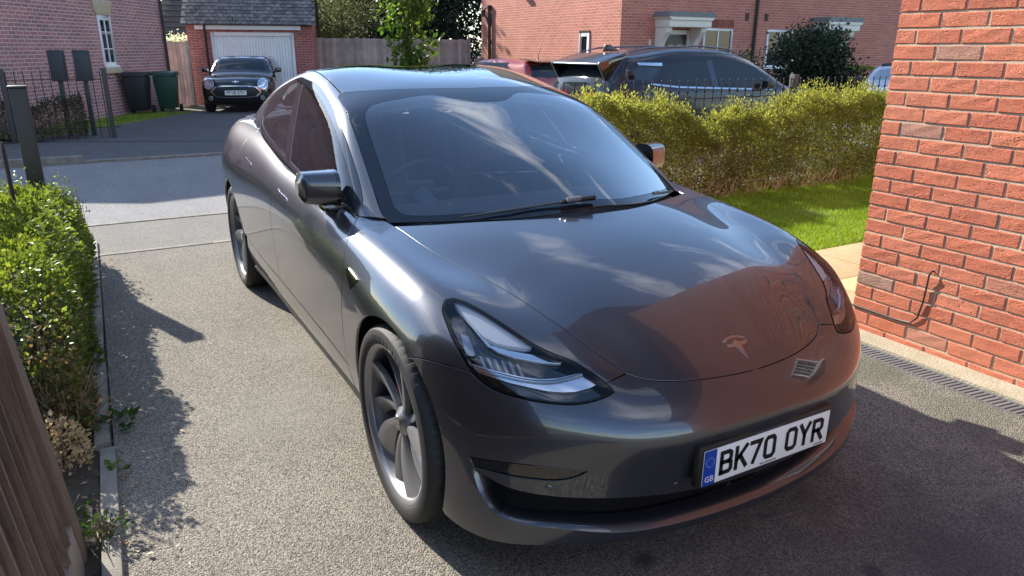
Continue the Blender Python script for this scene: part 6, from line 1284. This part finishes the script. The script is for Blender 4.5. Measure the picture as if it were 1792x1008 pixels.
MB().prism([(-2.28, 1.37), (-2.26, 1.405), (-1.8, 1.535), (-1.75, 1.505), (-2.1, 1.42)], -.60, .60, 1).build('spoiler', NAVY, suv, True, .015)
for s in (-1, 1):
    MB().prism([(-2.28, 1.375), (-2.26, 1.41), (-1.75, 1.50), (-1.9, 1.40), (-2.13, 1.17), (-2.16, 1.17)], s*.60, s*.635, 1).build('spoiler_end', GBLK, suv, True, .008)
    MB().tube([(-1.75, s*.60, 1.545), (-1.4, s*.61, 1.605), (-.4, s*.61, 1.64), (.2, s*.59, 1.60), (.62, s*.575, 1.50)], [.008, .014, .014, .014, .008], 8).build('roof_rail', mat('satin_rail', (.18, .18, .19), .35, .8), suv, True)
    MB().box((.72, s*.9, 1.0), (.88, s*1.04, 1.13)).build('door_mirror', BLK, suv, True, .03)
MB().prism([(-1.75, 1.55), (-1.45, 1.56), (-1.62, 1.65), (-1.72, 1.65)], -.02, .02, 1).build('roof_fin', NAVY, suv, True, .006)
glued('windscreen', Fs, front_pts(Fs, [(-.62, 1.12), (0, 1.14), (.62, 1.12), (.55, 1.40), (0, 1.5), (-.55, 1.40)]), (-.7, 0, -.7), DGL, suv, .003, mir=False)
simple_wheels(suv, 1.40, -1.36, .80, .355)
# --- black hatchback in front of the garage
mx_, my_, mz_ = face_cam(21.2, -7.5)
mini = empty('black_hatchback', (mx_, my_, mz_), ROTV+R_(12)-R_(90), 'black hatchback with round headlights parked in front of the white garage door', 'car')
rf_ = spl([(-2.1, 1.05), (-1.95, 1.30), (-1.6, 1.39), (-.8, 1.425), (-.1, 1.42), (.28, 1.37), (.62, 1.14), (.80, 1.0), (1.2, .975), (1.7, .92), (1.95, .84), (2.12, .70)])
bl_ = spl([(-2.1, .98), (2.1, .93)]); w0_ = spl([(-2.1, .82), (-1, .895), (1, .895), (1.6, .885), (2.1, .80)])
Fm = simple_shell(rf_, bl_, w0_, .40, spl([(.2, 2.02), (.45, 2.10), (.65, 2.10), (.8, 2.04), (.9, 1.96), (1.2, 1.8), (1.6, 1.7)]), spl([(.2, -2.0), (.6, -2.08), (1.0, -2.03), (1.4, -1.9), (1.7, -1.8)]), plan=.17, crown=.035, k=.10)
link('body', shell_mesh(Fm, -2.1, 2.12), BLKP, mini)
FN = (-.95, -.2, -.2)
glued('windscreen', Fm, front_pts(Fm, [(-.64, 1.035), (0, 1.045), (.64, 1.035), (.565, 1.325), (.3, 1.35), (0, 1.355), (-.3, 1.35), (-.565, 1.325)]), (-.8, 0, -.6), DGL, mini, .003, mir=False)
glued('roof_edge', Fm, front_pts(Fm, [(-.57, 1.345), (0, 1.372), (.57, 1.345), (.56, 1.368), (0, 1.392), (-.56, 1.368)]), (-.8, 0, -.6), CHR, mini, .004, mir=False)
glued('side_window', Fm, side_pts(Fm, [(-1.5, 1.0), (.45, .98), (.2, 1.30), (-.2, 1.34), (-1.4, 1.33)]), SD, DGL, mini)
def ell(cy, cz, ry, rz, n=22): return [(cy+ry*math.cos(2*math.pi*i/n), cz+rz*math.sin(2*math.pi*i/n)) for i in range(n)]
for nm, rr_, m_, lf in (('headlight_ring', 1.0, CHR, .006), ('headlight', .84, mat('lamp_glass', (.45, .5, .55), .08, .6, coat=1.), .02), ('headlight_core', .42, mat('lamp_core', (.8, .82, .85), .1, .9), .03)):
    glued(nm, Fm, front_pts(Fm, ell(.655, .745, .125*rr_, .135*rr_)), FN, m_, mini, lf, .05)
hexo = [(-.62, .56), (-.50, .68), (-.3, .70), (0, .705), (.3, .70), (.50, .68), (.62, .56), (.50, .43), (.3, .415), (0, .41), (-.3, .415), (-.50, .43)]
glued('grille_surround', Fm, front_pts(Fm, hexo), (-1, 0, 0), CHR, mini, .012, .05, False); glued('grille', Fm, front_pts(Fm, [(y*.94, .558+(z-.558)*.84) for y, z in hexo]), (-1, 0, 0), mat('grille_black', (.01, .01, .01), .5), mini, .017, .05, False)
glued('lower_intake', Fm, front_pts(Fm, [(-.72, .36), (0, .37), (.72, .36), (.66, .24), (0, .235), (-.66, .24)]), (-1, 0, 0), BLK, mini, .004, .06, False)
glued('fog_light', Fm, front_pts(Fm, ell(.63, .40, .06, .06, 14)), FN, mat('lamp_core', (.8, .82, .85), .1, .9), mini, .012, .04)
glued('bonnet_stripe', Fm, hit(Fm, np.array([(x, y, 1.9) for x, y in ((.95, .30), (1.35, .36), (1.8, .40), (1.8, .44), (1.35, .40), (.95, .34))]), np.array([0, 0, -1.]), 0, 1.5, 100)[0], (0, 0, -1), GBLK, mini, .004)
for s in (-1, 1):
    MB().box((.52, s*.86, .99), (.64, s*1.03, 1.12)).build('door_mirror', BLKP, mini, True, .035); MB().tube([(.55, s*.78, .98), (.58, s*.9, 1.02)], .02, 6).build('mirror_arm', BLKP, mini, True)
pf = front_pts(Fm, [(0, .53)])[0]
mp_ = MB().box((0, -.26, -.055), (.012, .26, .055)).build('number_plate', WHITE, mini, loc=(pf[0]+.03, 0, .535))
x = -.235
for ch in 'YF18 CTV':
    if ch == ' ': x += .033; continue
    mb = MB(); strokes(mb, ch, x+.009, -.033, .066, .014, lambda p: (.0135, p[0], p[1])); mb.build('plate_character', INK, mp_); x += .061
pe = front_pts(Fm, [(0, .80)])[0]
MB().lathe([(0, .01), (.03, .01), (.034, 0)], 16).build('emblem', CHR, mini, True, loc=(pe[0]+.01, 0, .80), rot=(0, R_(65), 0)); MB().box((0, -.085, -.008), (.008, .085, .008)).build('emblem_wing', CHR, mini, loc=(pe[0]+.012, 0, .80), rot=(0, R_(-25), 0))
simple_wheels(mini, 1.28, -1.39, .78, .31)
# --- red car tail, mostly hidden
red = empty('red_hatchback', (*DL(21.3, -.35), -.2), R_(180)+R_(14), 'red hatchback seen from behind above the grey car roof', 'car')
rf_ = spl([(-1.95, 1.0), (-1.8, 1.30), (-1.5, 1.42), (-.8, 1.47), (0, 1.46), (.5, 1.36), (1.1, 1.02), (1.5, .96), (1.95, .75)])
bl_ = spl([(-2, .98), (2, .92)]); w0_ = spl([(-2, .78), (-1, .86), (1, .86), (2, .76)])
Fr_ = simple_shell(rf_, bl_, w0_, .42, spl([(.2, 1.9), (.6, 1.98), (1, 1.8), (1.6, 1.6)]), spl([(.2, -1.9), (.6, -1.98), (.95, -1.93), (1.25, -1.78), (1.5, -1.6)]), plan=.16)
link('body', shell_mesh(Fr_, -2, 2), REDP, red)
glued('rear_screen', Fr_, front_pts(Fr_, [(-.66, .98), (0, .97), (.66, .98), (.52, 1.33), (0, 1.35), (-.52, 1.33)], -1), (.9, 0, -.4), DGL, red, .004, mir=False)
glued('tail_light', Fr_, front_pts(Fr_, [(.67, .95), (.74, .94), (.62, 1.30), (.56, 1.32)], -1), (.9, -.5, -.2), TLR, red, .008)
glued('side_window', Fr_, side_pts(Fr_, [(-1.3, 1.0), (.8, .98), (.4, 1.28), (0, 1.36), (-1.0, 1.36)]), SD, DGL, red)
MB().prism([(-1.95, 1.375), (-1.9, 1.40), (-1.3, 1.475), (-1.3, 1.45)], -.55, .55, 1).build('spoiler', GBLK, red, True, .01)
MB().tube([(-1.45, 0, 1.46), (-1.62, 0, 1.86)], [.008, .003], 6).build('aerial', BLK, red, True); MB().tube([(-1.46, 0, 1.44), (-1.48, 0, 1.50)], [.03, .012], 8).build('aerial_base', BLK, red, True)
simple_wheels(red, 1.2, -1.2, .74, .30)
# --- pale car with a dark soft top, at the wall edge
pc = empty('soft_top_car', (*DL(17.2, 8.9), -.1), R_(-63), 'pale silver car with a dark soft top, half hidden by the near wall', 'car')
rf_ = spl([(-1.9, .9), (-1.5, 1.0), (-1.0, 1.22), (-.4, 1.33), (.1, 1.30), (.5, 1.10), (.8, .95), (1.4, .88), (1.9, .68)])
bl_ = spl([(-2, .86), (2, .84)]); w0_ = spl([(-2, .76), (-1, .84), (1, .84), (2, .74)])
Fp = simple_shell(rf_, bl_, w0_, .42, spl([(.2, 1.85), (.6, 1.95), (1, 1.75), (1.6, 1.5)]), spl([(.2, -1.85), (.6, -1.95), (1, -1.85), (1.5, -1.6)]), plan=.16)
link('body', shell_mesh(Fp, -2, 2), SILP, pc)
glued('windscreen', Fp, front_pts(Fp, [(-.56, .98), (0, 1.0), (.56, .98), (.5, 1.2), (0, 1.25), (-.5, 1.2)]), (-.7, 0, -.7), mat('pale_screen', (.25, .3, .32), .05, .3, coat=1.), pc, .004, mir=False)
top_o = hit(Fp, np.array([(x, y, 1.9) for x, y in ((.12, 0), (.10, .5), (-.3, .56), (-1.0, .58), (-1.3, .45), (-1.35, 0), (-1.3, -.45), (-1.0, -.58), (-.3, -.56), (.10, -.5))]), np.array([0, 0, -1.]), 0, 1.5, 100)[0]
glued('soft_top', Fp, top_o, (0, 0, -1), mat('soft_top_cloth', (.015, .015, .016), .9), pc, .012, mir=False)
glued('side_window', Fp, side_pts(Fp, [(-.9, .95), (.45, .92), (.15, 1.15), (-.6, 1.17)]), SD, DGL, pc)
for s in (-1, 1): MB().box((.35, s*.84, .92), (.5, s*.98, 1.04)).build('door_mirror', BLK, pc, True, .03)
simple_wheels(pc, 1.2, -1.2, .74, .30)
